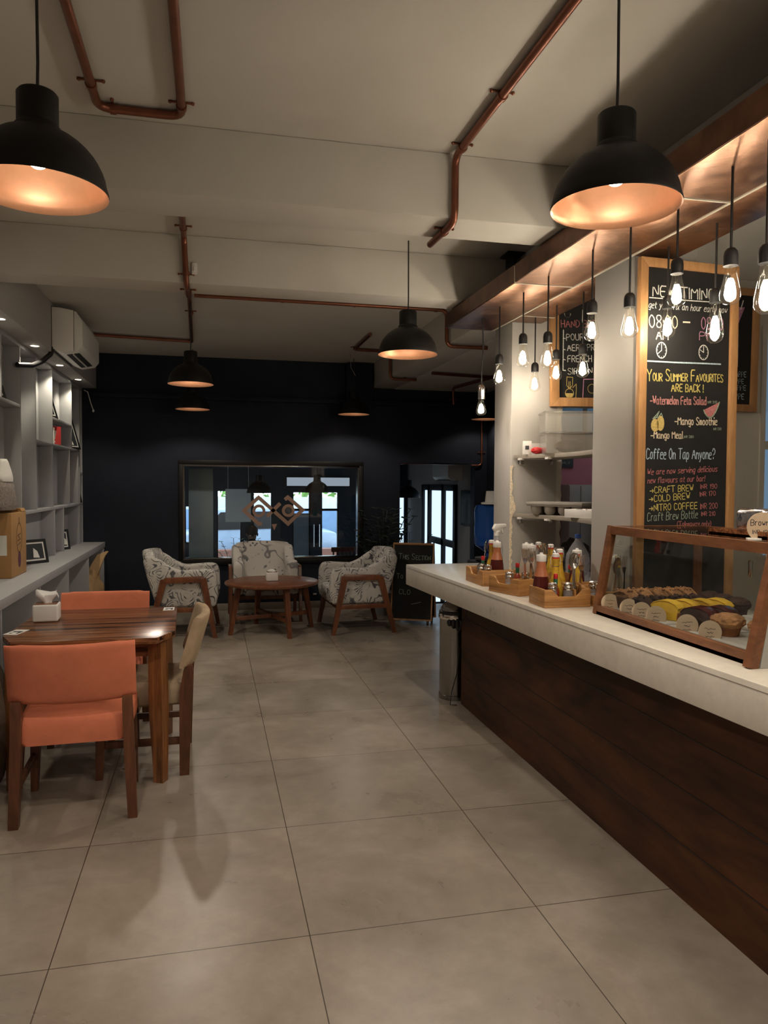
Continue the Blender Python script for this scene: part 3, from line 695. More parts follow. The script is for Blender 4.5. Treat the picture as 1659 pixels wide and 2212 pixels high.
# copper canopy
cx0, cx1, cy0, cy1, cz = 1.565, 2.13, -.6, 4.95, 2.56
t = thing('copper_canopy', 'long copper clad canopy hanging over the counter with seam strips', 'canopy', (cx0, cy1, cz))
def L(x, y, z): return (x-cx0, y-cy1, z-cz)
def lbox(m, x0, x1, y0, y1, z0, z1, bev=0): return m.box(x0-cx0, x1-cx0, y0-cy1, y1-cy1, z0-cz, z1-cz, bev)
seams = [-.6, 1.25, 2.50, 3.75, 4.95]
for i in range(4):
    lbox(M(), cx0, 1.897, seams[i]+.003, seams[i+1]-.003, cz, cz+.10, .006).build('panel', 'copper', t)
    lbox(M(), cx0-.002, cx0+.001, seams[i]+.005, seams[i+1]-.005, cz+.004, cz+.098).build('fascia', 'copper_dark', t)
for y0, y1 in ((-.6, 1.85), (1.85, 3.185), (3.585, 4.655)):
    lbox(M(), 1.905, cx1, y0+.003, y1-.003, cz, cz+.10, .006).build('panel', 'copper', t)
m = M(); lbox(m, 1.895, 1.907, cy0, cy1, cz-.003, cz+.02); m.build('seam_strip', 'seam', t)
for y in seams[1:4]:
    m = M(); lbox(m, cx0-.004, 1.897, y-.004, y+.004, cz-.003, cz+.09); m.build('seam_strip', 'seam', t)
for y in (1.85, 4.46):
    m = M(); lbox(m, 1.905, cx1, y-.004, y+.004, cz-.003, cz+.02); m.build('seam_strip', 'seam', t)
for y in (4.50, 2.0, -.2):
    m = M(); lbox(m, 1.835, 1.865, y-.06, y+.06, cz+.10, ZC-.012, .004); lbox(m, 1.80, 1.912, y-.07, y+.07, ZC-.014, ZC-.001, .003); m.build('hanger', 'black', t)

# bare filament bulbs in two rows
GB = 'bare filament bulbs under the copper canopy'
def edison(label, x, y, ztop, zbot, zc=2.56, curl=0, long_socket=False):
    h = ztop-zbot; t = thing('filament_bulb', label, 'bulb', (x, y, ztop), 0, GB)
    sh = .058 if not long_socket else .095
    m = M(); m.tube([(curl*.4, 0, zc-ztop), (curl, 0, (zc-ztop)*.6), (curl*.3, 0, .12), (0, 0, -.004)] if curl else [(0, 0, zc-ztop), (0, 0, -.004)], .0045, 8); m.build('cord', 'cord', t)
    m = M(); m.lathe([(.006, .002), (.013, 0), (.021, -.010), (.0235, -.024), (.0235, -sh*.6), (.0235, -sh)][::-1], 24)
    m.build('socket', 'black' if not long_socket else 'chrome', t)
    g = h-sh; z0 = -sh
    prof = [(.0165, z0+.002), (.0175, z0-g*.10), (.021, z0-g*.25), (.026, z0-g*.42), (.031, z0-g*.60), (.0345, z0-g*.74), (.034, z0-g*.83), (.028, z0-g*.92), (.016, z0-g*.985), (.002, z0-g)]
    m = M(); m.lathe(prof[::-1], 28, False, False); m.build('glass', 'bulb_glass', t)
    f = M()
    for k in range(6):
        a = 2*PI*k/6
        f.tube([(.005*math.cos(a), .005*math.sin(a), z0-g*.33), (.0095*math.cos(a), .0095*math.sin(a), z0-g*.45), (.0145*math.cos(a), .0145*math.sin(a), z0-g*.74), (.0115*math.cos(a), .0115*math.sin(a), z0-g*.84)], [.003, .0052, .0058, .003], 6)
    f.build('filament', 'filament', t)
    s = M(); s.lathe([(.003, z0-g*.5), (.004, z0-g*.2), (.008, z0-.002)], 12); s.build('stem', 'bulb_glass', t)
    lamp('bulb_light', 'POINT', (0, 0, z0-g*.52), BULB_W, WARM, .011, t)
fr = 'hanging along the front row of the copper canopy'
edison('bare bulb cut by the right picture edge, nearest one of the front row', 1.667, 2.019, 2.181+.06, 2.029)
edison('large bulb above the pastry case over the right frame of the tall chalkboard', 1.695, 2.22, 2.291, 2.106)
edison('bulb on a short cord before the heading of the tall chalkboard', 1.719, 2.555, 2.356, 2.175)
edison('bulb before the left frame of the tall chalkboard, at the nearer column edge', 1.685, 2.827, 2.290, 2.108)
edison('bulb hanging before the nearer column, just right of the small chalkboard', 1.685, 3.142, 2.334, 2.152)
edison('bulb hanging before the left frame of the small chalkboard, highest of three there', 1.680, 3.59, 2.280, 2.098)
edison('bulb on a mid length cord before the pale wall right of the farther column', 1.688, 3.923, 2.335, 2.153)
edison('bulb hanging before the face of the farther column', 1.683, 4.261, 2.276, 2.097)
edison('dimmer bulb with a long metal socket on a curly cord, left of the farther column', 1.703, 4.621, 2.143, 1.945, curl=.012, long_socket=True)
edison('bulb low before the right half of the tall chalkboard, over the pink hour', 1.998, 2.705, 2.298, 2.078)
edison('bulb before the white hour figure of the tall chalkboard', 1.988, 3.019, 2.344, 2.155)
edison('bulb low before the small chalkboard lettering', 1.999, 3.824, 2.275, 2.090)
edison('bulb before the left frame of the small chalkboard, lower and half behind another', 2.000, 4.156, 2.300, 2.116)
edison('lowest bulb before the pale wall between the farther column and small chalkboard', 2.008, 4.474, 2.273, 2.091)

# unseen bulbs added along the near end of the rows to brighten the room
for i, y in enumerate((1.66, 1.30, .94, .58, .22)):
    edison('added bare bulb of the canopy rows, unseen beyond the right picture edge', 1.69, y, 2.30-.03*(i % 3), 2.115-.03*(i % 3))
    edison('added bare bulb of the canopy rows, unseen beyond the right picture edge', 2.0, y+.17, 2.27+.03*(i % 2), 2.085+.03*(i % 2))
# downlights in the soffit; the first is unseen, added for brightness
for i, (y, lab) in enumerate(((4.34, 'added round downlight in the soffit, unseen just outside the left picture edge'), (5.31, 'round downlight in the soffit at the left picture edge'), (6.29, 'round downlight in the soffit left of the air conditioner'), (7.27, 'round downlight in the soffit under the air conditioner'), (8.23, 'round downlight in the soffit nearest the black wall'))):
    t = thing('downlight', lab, 'light', (-1.318, y, 2.55), 0, 'downlights in the soffit')
    m = M(); m.lathe([(.030, -.001), (.030, -.006), (.038, -.007), (.040, -.001)], 24, False, False); m.build('trim_ring', 'white', t)
    m = M(); m.lathe([(.030, -.004), (.001, -.0045)], 24, True, False); m.build('lens', 'spot', t)
    l = lamp('downlight_beam', 'SPOT', (0, 0, -.012), SPOT_W, (1, .90, .68), .02, t, spot_size=math.radians(115), spot_blend=.5)

# wall air conditioner
t = thing('air_conditioner', 'white split air conditioner mounted on the soffit at left', 'air conditioner', (-1.25, 6.56, 2.58))
prof = [(0, 0), (.09, -.035), (.20, -.015), (.235, .03), (.235, .22), (.19, .30), (.06, .325), (0, .325)]
m = M(); m.prism(prof, 'Y', .012, .94, .008); m.build('casing', 'ac', t)
prof2 = [(0, -.002), (.09, -.03), (.165, -.02), (.168, .31), (.06, .328), (0, .328)]
m = M(); m.prism(prof2, 'Y', 0, .014, .004); m.build('end_panel', 'ac', t)
m = M(); m.prism([(.172, -.018), (.200, -.014), (.237, .03), (.237, .22), (.190, .302), (.172, .306)], 'Y', 0, .014, .004); m.build('front_trim', 'ac', t)
for x0, x1, y0, y1 in ((.10, .145, .10, .80), (.155, .195, .10, .80)):
    m = M(); zz = -.035+(x0-.09)*.18; m.sweep([[(x0, y0, zz-.004), (x1, y0, zz+.004), (x1, y0, zz+.014), (x0, y0, zz+.008)], [(x0, y1, zz-.004), (x1, y1, zz+.004), (x1, y1, zz+.014), (x0, y1, zz+.008)]]); m.build('vent', 'black', t)
m = M(); m.tube([(.148, .10, -.030), (.148, .80, -.030)], .006, 6); m.build('louvre', 'ac', t)
m = M(); m.box(-.006, .004, -.004, .90, -.02, .33); m.build('wall_plate', 'black', t)
m = M(); m.tube([(.01, .02, .02), (-.01, .01, -.05), (-.05, -.12, -.13), (-.09, -.27, -.185), (-.16, -.42, -.205)], .020, 10); m.build('hose', 'black', t)
tag(M().tube([(-1.37, 8.93, 2.52), (-1.33, 8.92, 2.50), (-1.30, 8.92, 2.38), (-1.275, 8.93, 2.30)], .006, 8).ball((-1.274, 8.93, 2.295), (.012, .012, .018), 2).build('loose_cable', 'white'), 'loose white cable with a plug hanging at the top of the bookcase end', 'cable')
t = thing('ceiling_socket', 'small white socket on the face of the farther beam beside the pipe', 'socket', (-.09, 4.608, 2.755))
M().box(-.017, .017, -.012, 0, -.035, .035, .005).build('plate', 'white', t); M().box(-.008, .008, -.018, -.010, -.018, .012, .004).build('button', 'paper', t)
tag(M().at((-.905, 2.18, ZC-.012)).ball((0, 0, 0), (.018, .018, .012), 2).build('smoke_detector', 'white'), 'tiny white fitting on the ceiling at the top left edge', 'fitting')
t = thing('wall_socket', 'small white socket low on the black wall under the wide window', 'socket', (1.218, YB-.001, .165))
M().box(-.02, .02, -.008, 0, -.012, .012, .003).build('plate', 'white', t)

# ================================================================== BOOKCASE AND LEDGE
XF, XB = -1.40, -1.515
t = thing('bookcase', 'pale grey built in bookcase of uneven compartments under the soffit', 'bookcase', (XB, 3.0, .825))
o = Vector((XB, 3.0, .825))
def bb(name, x0, x1, y0, y1, z0, z1, par=None):
    return M().box(x0-o.x, x1-o.x, y0-o.y, y1-o.y, z0-o.z, z1-o.z, .0015).build(name, 'shelf', par or t)
bb('back_panel', -1.545, XB, 3.0, YB, .825, 2.55)
th = .011
def up(y, z0, z1): bb('upright', XB, XF, y-th, y+th, z0, z1)
def sh(z, y0, y1): bb('shelf', XB, XF, y0, y1, z-.013, z+.013)
bb('header', XB, XF, 3.0, YB-.02, 2.515, 2.55)
for y in (3.01, 3.9, 4.9, 6.183, 9.0-.03): up(y, .825, 2.515)
up(5.66, 2.083, 2.515); sh(2.07, 3.0, 6.17); sh(1.259, 6.194, YB-.02)
up(6.69, 1.272, 2.515); up(7.36, 1.272, 2.515); up(8.33, 1.853, 2.515); up(8.80, .825, 2.515)
sh(1.838, 6.70, 8.79); sh(2.08, 7.37, 8.32); sh(1.595, 8.81, YB-.04)
up(8.19, 1.272, 1.825); up(8.73-.02, 1.272, 1.825)
up(7.42, .825, 1.246); up(7.85, .825, 1.246); up(8.74, .825, 1.246)
t = thing('ledge_cabinet', 'pale grey waist high ledge with open cubbies along the left wall', 'cabinet', (-1.55, 3.0, 0))
o = Vector((-1.55, 3.0, 0))
bb('top', -1.545, -1.17, 3.0, YB-.005, .765, .825, t)
bb('back_panel', -1.545, -1.44, 3.0, YB-.005, 0, .765, t)
bb('plinth', -1.44, -1.20, 3.0, YB-.01, 0, .06, t)
for y in (3.01, 3.8, 4.7, 5.72, 6.80, 7.885, 8.975): bb('divider', -1.44, -1.18, y-.010, y+.010, .06, .765, t)

def picture(label, loc, rz, w, h, lean, group='photo frames in the bookcase', fig=1):
    t = thing('photo_frame', label, 'photo frame', loc, -rz, group)
    R_ = lambda m: m.at((0, 0, 0), rx=-lean)
    f = .022
    R_(M()).box(-w/2, w/2, -.008, .008, 0, f).box(-w/2, w/2, -.008, .008, h-f, h).box(-w/2, -w/2+f, -.008, .008, f, h-f).box(w/2-f, w/2, -.008, .008, f, h-f).build('frame', 'black', t)
    R_(M()).box(-w/2+f, w/2-f, -.002, .004, f, h-f).build('mount', 'paper', t)
    R_(M()).box(-w/2+f+.014, w/2-f-.014, -.003, -.0015, f+.014, h-f-.014).build('print', 'sign_black', t)
    if fig:
        R_(M()).prism([(-.01, .05), (.05, .045), (.035, .10), (.0, .13), (-.005, .09)], 'Y', -.0042, -.0028).build('figure', 'paper', t)
    R_(M()).box(-.02, .02, .008, .012, .02, h*.7).build('backing', 'black', t)
    return t
picture('black photo frame leaning on the ledge beside the cardboard box', (-1.415, 6.68, .826), -.9, .26, .20, .22)
picture('small photo frame standing on the ledge in the third lower compartment', (-1.43, 8.02, .826), -1.0, .16, .20, .15)
picture('large dark photo frame leaning on the upper shelf near the black wall', (-1.44, 8.57, 1.852), -1.15, .30, .34, .30)
picture('small photo frame in the narrow upper compartment above the red card', (-1.445, 7.52, 2.094), -1.2, .22, .24, .30, fig=0)
picture('small dark photo frame in the middle row beside the black wall', (-1.44, 8.86, 1.273), -1.1, .16, .17, .25)
picture('dark photo frame on the top left shelf, second from the picture edge', (-1.44, 5.76, 2.084), -1.2, .14, .10, .30, fig=0)
picture('dark photo frame on the top left shelf at the picture edge', (-1.44, 5.56, 2.084), -1.2, .14, .11, .30, fig=0)
t = thing('red_card', 'red card with a white glass on the shelf', 'card', (-1.44, 7.60, 1.852), .75)
M().box(-.075, .075, -.004, .004, 0, .17).build('card', 'red', t)
m = M(); m.prism([(-.028, .13), (.028, .13), (.014, .055), (.008, .05), (.008, .035), (.022, .022), (-.022, .022), (-.008, .035), (-.008, .05), (-.014, .055)], 'Y', -.0055, -.0042); m.build('goblet_print', 'paper', t)
t = thing('small_menu', 'small white standing card left of the red card', 'card', (-1.44, 7.46, 1.852), .8)
M().box(-.04, .04, -.004, .004, 0, .15).build('card', 'paper', t); M().box(-.02, .02, -.0055, -.0042, .02, .06).build('print', 'print', t)
# cardboard box and speckled bag
t = thing('cardboard_box', 'brown cardboard box standing on the ledge at the left picture edge', 'box', (-1.352, 5.665, .826))
m = M(); m.box(-.155, 0, 0, .43, 0, .455, .006).build('carton', 'cardboard', t)
m = M(); m.prism([(-.155, .457), (0, .457), (-.012, .480), (-.14, .474)], 'Y', .30, .425); m.build('flap', 'cardboard', t)
m = M(); m.at((.0012, .215, 0), rz=PI/2)
m.stroke([(.075*math.cos(a), .27+.105*math.sin(a)) for a in [k*PI/12 for k in range(25)]], .006).stroke([(-.05, .25), (.03, .26), (-.04, .29), (.045, .30)], .008).stroke([(-.045, .22), (.04, .235)], .008).stroke([(-.02, .37), (0, .415), (.02, .37)], .006); m.build('printed_emblem', pbr('box_ink', (.16, .09, .045), .8), t, smooth=0)
m = M(); m.prism([(.215+.04*math.cos(a), .115+.058*math.sin(a)) for a in [k*PI/8 for k in range(16)]], 'X', .0003, .0016); m.build('sticker', pbr('purple_ink', (.10, .03, .06), .7), t)
m = M(); m.box(-.15, -.03, -.0015, -.0003, .16, .30); m.build('address_label', 'paper', t)
t = thing('speckled_bag', 'speckled grey bag with a pale top slumped on the cardboard box', 'bag', (-1.425, 5.78, 1.302))
def slump(m, z0, h, r0, r1, ax, ay, seed):
    n = 28; R_ = []
    for k in range(9):
        u = k/8; r = r0+(r1-r0)*u; r *= (.86 if k == 0 else .97 if k == 1 else 1) * (1 if k < 8 else .8)
        R_.append([((1+.10*mnoise.noise(Vector((math.cos(a)*1.5, math.sin(a)*1.5, u*2+seed))))*r*ax*math.cos(a), (1+.10*mnoise.noise(Vector((math.cos(a)*1.5+5, math.sin(a)*1.5, u*2+seed))))*r*ay*math.sin(a), z0+h*u) for a in [2*PI*j/n for j in range(n)]])
    return m.sweep(R_)
slump(M(), 0, .20, .22, .15, .36, 1.0, 3).build('bag', 'speckle', t, smooth=70)
slump(M(), .198, .16, .152, .06, .40, 1.0, 8).build('bag_top', 'paper', t, smooth=70)
# paper bags in the cubbies
t = thing('paper_bag', 'crumpled brown paper bag sticking out of the last ledge cubby', 'bag', (-1.24, 8.45, .062))
m = M(); m.ball((0, 0, .26), (.11, .30, .26), 4, .22, 2.5, 8); m.build('bag', 'kraft', t)
m = M(); m.sweep([[(-.05, -.10, .42), (.06, -.12, .42), (.06, .10, .44), (-.05, .10, .44)], [(.0, -.02, .56), (.10, -.04, .55), (.10, .12, .58), (.02, .14, .58)], [(.05, .08, .66), (.13, .07, .65), (.14, .10, .66), (.08, .11, .66)], [(.13, .10, .69), (.16, .10, .69), (.16, .11, .695), (.13, .11, .695)]]); m.build('bag_mouth', 'kraft', t)
t = thing('folded_bag', 'flat folded paper bag leaning in the middle ledge cubby', 'bag', (-1.25, 6.95, .062))
m = M(); m.prism([(0, 0), (.50, 0), (.10, .42), (0, .44)], 'X', -.03, .03, .006); m.build('bag', 'kraft', t)
t = thing('sack', 'dark burlap sack standing on the floor left of the dining table', 'sack', (-1.055, 3.98, 0))
m = M(); m.ball((0, 0, .30), (.095, .20, .31), 4, .10, 2.2, 12); m.build('sack', pbr('burlap', (.14, .10, .07), .95, var=.2, vs=60, bump=.5, bs=160), t)
# ================================================================== DINING SET
def dining_chair(name, label, loc, rz, fabric, group):
    t = thing(name, label, 'chair', loc, rz, group)
    # seat: padded, slightly trapezoid, crowned
    b = M(); loops = []
    def ring(y, w, zb, zt, c):
        n = []
        for (px, pz) in ((-1, 0), (1, 0)): pass
        pts = [(-w+c, zb), (w-c, zb), (w, zb+c), (w, zt-c*1.6), (w-c*.5, zt-c*.6), (w-c*1.8, zt), (w*.3, zt+.008), (-w*.3, zt+.008), (-w+c*1.8, zt), (-w+c*.5, zt-c*.6), (-w, zt-c*1.6), (-w, zb+c)]
        return [(x, y, z) for x, z in pts]
    for y, w, dz in ((-.225, .20, .035), (-.215, .222, .012), (-.19, .228, 0), (0, .238, 0), (.17, .246, 0), (.215, .245, -.006), (.235, .238, -.02), (.242, .225, -.05)):
        loops.append(ring(y, w, .355, .475-dz if dz > 0 else .475+dz, .016))
    b.sweep(loops); b.build('seat', fabric, t, smooth=60)
    # curved padded back
    lo = []; cs = []
    for k in range(20):
        a = 2*PI*k/20; c, s = math.cos(a), math.sin(a)
        cs.append((math.copysign(abs(c)**.45, c)*.028, math.copysign(abs(s)**.28, s)*.135))
    for i in range(17):
        u = -1+i/8; k = {0: .55, 1: .9, 15: .9, 16: .55}.get(i, 1.0)
        x = .262*(u if abs(u) < 1 else u*1.0)
        yc = -.285 + .045*u*u
        lp = []
        for dy, dz in cs:
            z = .675 + dz*(.965 if k < 1 else 1)+(0)
            rake = -(z-.675)*.30
            lp.append((x, yc + dy*k + rake, z + .006*u*u))
        lo.append(lp)
    M().sweep(lo).build('backrest', fabric, t, smooth=60)
    for s in (-1, 1):
        M().post([(s*.245, -.215, 0, .040, .048), (s*.236, -.218, .22, .044, .055), (s*.228, -.222, .43, .044, .062), (s*.226, -.236, .53, .042, .050), (s*.226, -.243, .56, .040, .026)]).build('leg', 'chair_wood', t)
        M().post([(s*.232, .200, 0, .032, .034), (s*.225, .195, .20, .042, .044), (s*.218, .190, .36, .046, .046)]).build('leg', 'chair_wood', t)
        M().box(s*.231-.010, s*.231+.010, -.20, .19, .155, .190, .002).build('stretcher', 'chair_wood', t)
    M().box(-.21, .21, .172, .192, .31, .357).build('rail', 'chair_wood', t)
    return t
G = 'chairs around the square dining table'
dining_chair('dining_chair', 'salmon padded dining chair seen from behind, in front of the square wooden table', (-.600, 3.705, 0), .04, 'salmon', G)
dining_chair('dining_chair', 'salmon padded dining chair on the far side of the square wooden table', (-.65, 4.70, 0), PI-.02, 'salmon', G)
dining_chair('dining_chair', 'beige padded dining chair at the right side of the square wooden table', (-.352, 4.200, 0), PI/2, 'beige', G)
t = thing('dining_table', 'square glossy striped wooden dining table with chamfered corners', 'table', (-.58, 4.225, 0))
def tp(x, y): return (x+.58, y-4.225)
out = [tp(-.985, 3.94), tp(-.915, 3.775), tp(-.255, 3.755), tp(-.178, 3.915), tp(-.200, 4.69), tp(-.965, 4.69)]
inn = [tp(-.93, 3.99), tp(-.885, 3.84), tp(-.58, 3.865), tp(-.295, 3.82), tp(-.235, 3.945), tp(-.25, 4.64), tp(-.92, 4.64)]
m = M(); m.prism(out, 'Z', .731, .752, .0035); m.build('tabletop', 'sheesham', t)
m = M()
o6 = out; i6 = [inn[0], inn[1], inn[3], inn[4], inn[5], inn[6]]
m.sweep([[(x, y, .732) for x, y in o6], [(x*.995, y*.995, .722) for x, y in o6], [(x, y, .706) for x, y in i6]]); m.build('underside', 'leg_wood', t)
for x, y in ((-.262, 3.895), (-.925, 3.935), (-.275, 4.61), (-.935, 4.61)):
    cx, cy = tp(x, y); m = M(); sx = 1 if x > -.58 else -1; sy = 1 if y > 4.2 else -1
    rings = []
    for z, r, dx in ((0, .036, .012), (.12, .040, .010), (.35, .050, .004), (.708, .050, 0)):
        rings.append([(cx+sx*dx+r*math.cos(a), cy+sy*dx+r*math.sin(a), z) for a in [PI/4*.45+k*PI/2 for k in range(4)]])
    m.sweep(rings); m.build('leg', 'leg_wood', t)
M().box(-.30, .30, -.335, -.31, .635, .708).build('apron', 'sheesham', t); M().box(-.30, .30, .35, .375, .635, .708).build('apron', 'sheesham', t)
M().box(.27, .295, -.31, .35, .635, .708).build('apron', 'sheesham', t); M().box(-.31, -.285, -.31, .35, .635, .708).build('apron', 'sheesham', t)
def sticker(label, loc, rz, w, h):
    t = thing('label_sticker', label, 'sticker', loc, rz, 'white table stickers')
    M().box(-w/2, w/2, -h/2, h/2, 0, .0008).build('paper_label', 'white', t, smooth=0)
    M().box(-w*.30, w*.38, -h*.02, h*.16, .0008, .0012).box(w*.2, w*.36, -h*.3, h*.05, .0008, .0012).box(-w*.30, -w*.1, -h*.28, -h*.16, .0008, .0012).build('printing', 'print', t, smooth=0)
sticker('white printed sticker at the far right corner of the dining table', (-.245, 4.605, .7521), 0, .062, .11)
sticker('white printed sticker at the left edge of the dining table', (-.945, 4.03, .7521), -.25, .07, .13)
def tissue_box(label, loc, rz, w, h, flat=False):
    t = thing('tissue_box', label, 'tissue box', loc, rz, 'white tissue boxes')
    M().box(-w/2, w/2, -w/2, w/2, 0, h, .010, 3).build('holder', 'white', t)
    M().box(-w/2+.008, w/2-.008, -w/2+.008, w/2-.008, h-.004, h+.0015).build('lid', 'sheesham', t)
    m = M()
    if flat: m.ball((0, 0, h+.006), (w*.36, w*.24, .020), 3, .3, 2.5, 3)
    else:
        rings = []
        for k, (z, r) in enumerate(((0, .020), (.015, .024), (.030, .034), (.045, .040), (.058, .034), (.064, .022))):
            rings.append([((r*(1+.25*math.cos(3*a+k*.4))*math.cos(a))+(.012*max(0, k-2) if math.cos(a) > .5 else -.004*k), r*.45*(1+.35*math.sin(3*a+k*.5))*math.sin(a), h+z+(.014*math.sin(2*a+1)*(k > 3))+(-.03 if k > 3 and math.cos(a) > .8 else 0)) for a in [2*PI*j/24 for j in range(24)]])
        m.sweep(rings)
    m.build('tissue', 'tissue', t, smooth=70)
tissue_box('white tissue box with a pulled tissue on the dining table', (-.868, 4.355, .7522), .06, .128, .092)

# ================================================================== LOUNGE
t = thing('round_table', 'round low wooden table with splayed legs among the armchairs', 'table', (.600, 7.65, 0))
m = M(); m.lathe([(.44, .478), (.468, .486), (.472, .496), (.470, .508), (.464, .511)], 64); m.build('tabletop', 'teak', t)
for k in range(4):
    a = math.radians(18+90*k); c, s = math.cos(a), math.sin(a); m = M()
    st = []
    for z, r, w in ((0, .440, .036), (.2, .405, .044), (.478, .355, .052)):
        ux, uy = c, s; vx, vy = -s, c; h = w/2
        st.append([(r*ux+p*ux*h+q*vx*h, r*uy+p*uy*h+q*vy*h, z) for p, q in ((-1, -1), (1, -1), (1, 1), (-1, 1))])
    m.sweep(st); m.build('leg', 'teak', t)
for k in range(2):
    a = math.radians(18+90*k); m = M(); m.at((0, 0, 0), rz=a); m.box(-.405, .405, -.014, .014, .14+.0*k, .18, .003); m.build('stretcher', 'teak', t)
tissue_box('white tissue box on the round low table', (.600, 7.665, .5115), .02, .118, .088, True)
sticker('white printed sticker at the right rim of the round low table', (.985, 7.56, .5118), .5, .06, .10)
def armchair(label, loc, rz, fabric, group='upholstered armchairs around the round table'):
    t = thing('armchair', label, 'armchair', loc, rz, group)
    # local: sitter faces +Y, origin under the middle
    for s in (-1, 1):
        m = M(); x0, x1 = sorted((s*.345, s*.235))
        m.prism([(.305, .295), (.325, .40), (.315, .60), (.285, .655), (.22, .665), (-.03, .648), (-.12, .685), (-.22, .755), (-.29, .792), (-.345, .795), (-.378, .755), (-.338, .58), (-.25, .295)], 'X', x0, x1, .030, 3)
        m.build('arm', fabric, t, smooth=60)
    lo = []
    cs = []
    for k in range(16):
        a = 2*PI*k/16; c, s_ = math.cos(a), math.sin(a)
        cs.append((math.copysign(abs(c)**.5, c)*.058, math.copysign(abs(s_)**.5, s_)*1.0))
    for z, w, yc, th in ((.27, .26, -.235, .8), (.30, .295, -.245, 1.), (.45, .325, -.285, 1.), (.60, .340, -.325, 1.), (.72, .338, -.352, 1.0), (.785, .322, -.368, .95), (.818, .285, -.378, .75), (.832, .19, -.383, .38)):
        lp = []
        for dy, ux in cs:
            x = ux*w; bow = .075*(ux*ux)
            lp.append((x, yc+dy*th+bow, z))
        lo.append(lp)
    M().sweep(lo).build('backrest', fabric, t, smooth=70)
    m = M(); m.box(-.245, .245, -.26, .310, .29, .455, .035, 4); m.build('seat', fabric, t, smooth=60)
    for s in (-1, 1):
        x = s*.372; w = .034
        def st(y, z, d): return [(x-w/2, y-d/2, z), (x+w/2, y-d/2, z), (x+w/2, y+d/2, z), (x-w/2, y+d/2, z)]
        M().sweep([st(.300, 0, .038), st(.245, .28, .052), st(.185, .585, .064)]).build('leg', 'teak', t)
        M().sweep([st(-.330, 0, .040), st(-.255, .28, .054), st(-.175, .575, .066)]).build('leg', 'teak', t)
        m = M(); m.prism([(.217, .545), (.190, .602), (-.170, .590), (-.200, .535)], 'X', x-w/2-.001, x+w/2+.001, .004); m.build('armrest', 'teak', t)
        m = M(); m.box(x-.012, x+.012, -.27, .25, .255, .300, .003); m.build('rail', 'teak', t)
    M().box(-.37, .37, .225, .250, .245, .29, .003).build('rail', 'teak', t); M().box(-.37, .37, -.26, -.235, .245, .29, .003).build('rail', 'teak', t)
    return t
armchair('paisley upholstered armchair at the left of the round table, its side to us', (-.245, 7.80, 0), -PI/2-.05, 'paisley')
armchair('paisley upholstered armchair at the right of the round table, beside the blackboard sign', (1.455, 7.69, 0), PI/2+.05, 'paisley')
armchair('floral upholstered armchair facing us behind the round table, under the wide window', (.575, 8.42, 0), PI, 'floral')

# planter and blackboard sign
leafy('potted_plant', 'dark leafy plant in a grey round pot behind the right armchair', (1.93, 8.42, 0), 1.22, .36, 46, 'green_pot', .17, 11, False, 'pot', 1.45)
# ------------------------------------------------------------------ single stroke chalk lettering (grid units: cap height 8, x-height 5)
F_ = {
'A': '00 38 60|13 53', 'B': '00 08 38 57 55 34 04|34 53 51 30 00', 'C': '57 38 18 06 02 10 30 51', 'D': '00 08 28 56 52 20 00', 'E': '58 08 00 50|04 44', 'F': '58 08 00|04 44',
'G': '57 38 18 06 02 10 30 51 54 34', 'H': '08 00|58 50|04 54', 'I': '08 00', 'J': '48 42 30 10 01', 'K': '08 00|58 04 50', 'L': '08 00 50', 'M': '00 08 34 68 60', 'N': '00 08 50 58',
'O': '28 06 02 20 30 52 56 38 28', 'P': '00 08 38 57 55 34 04', 'Q': '28 06 02 20 30 52 56 38 28|32 50', 'R': '00 08 38 57 55 34 04|24 50', 'S': '57 38 18 06 15 43 52 40 10 01', 'T': '08 68|38 30',
'U': '08 02 10 40 52 58', 'V': '08 30 68', 'W': '08 20 36 40 68', 'X': '08 50|58 00', 'Y': '08 34 68|34 30', 'Z': '08 58 00 50',
'0': '28 06 02 20 30 52 56 38 28', '1': '16 28 20', '2': '06 18 38 56 44 00 50', '3': '07 28 48 56 25|25 53 40 10 01', '4': '40 48 02 52', '5': '58 08 05 45 53 40 00', '6': '48 16 02 10 40 52 44 14 02',
'7': '08 58 20', '8': '24 06 18 48 56 34 24 02 10 40 52 34', '9': '55 34 14 06 18 48 56 52 30 10',
'a': '45 15 03 01 10 30 43 45 41 50', 'b': '08 01 10 30 43 35 15 03', 'c': '44 25 03 01 20 40', 'd': '48 40|43 25 03 01 10 30 42', 'e': '03 43 45 15 03 01 10 40', 'f': '47 28 16 10|05 35', 'g': '45 15 03 01 20 42|45 4b 2a 1a', 'h': '08 00|03 25 44 40',
'i': '05 00|07 08', 'j': '25 2b 0a', 'k': '08 00|45 02 40', 'l': '08 01 10', 'm': '05 00|03 15 24 20|24 35 44 40', 'n': '05 00|03 25 44 40', 'o': '15 03 01 10 30 43 35 15', 'p': '05 0a|03 15 35 43 30 10 02', 'q': '45 15 03 01 20 42|45 4a',
'r': '05 00|03 15 35', 's': '45 15 04 13 32 41 30 00', 't': '17 11 20 30|05 35', 'u': '05 01 10 30 42|45 40', 'v': '05 20 45', 'w': '05 10 23 30 45', 'x': '05 40|45 00', 'y': '05 21|45 1a 0a', 'z': '05 45 00 40',
'-': '03 43', '!': '08 03|01 00', '?': '06 18 38 56 44 23|21 20', '(': '28 06 02 20', ')': '08 26 22 00', ':': '05 04|02 01', '>': '03 63|45 63 41', '.': '00 01', ',': '01 0a', "'": '08 06', ' ': ''}
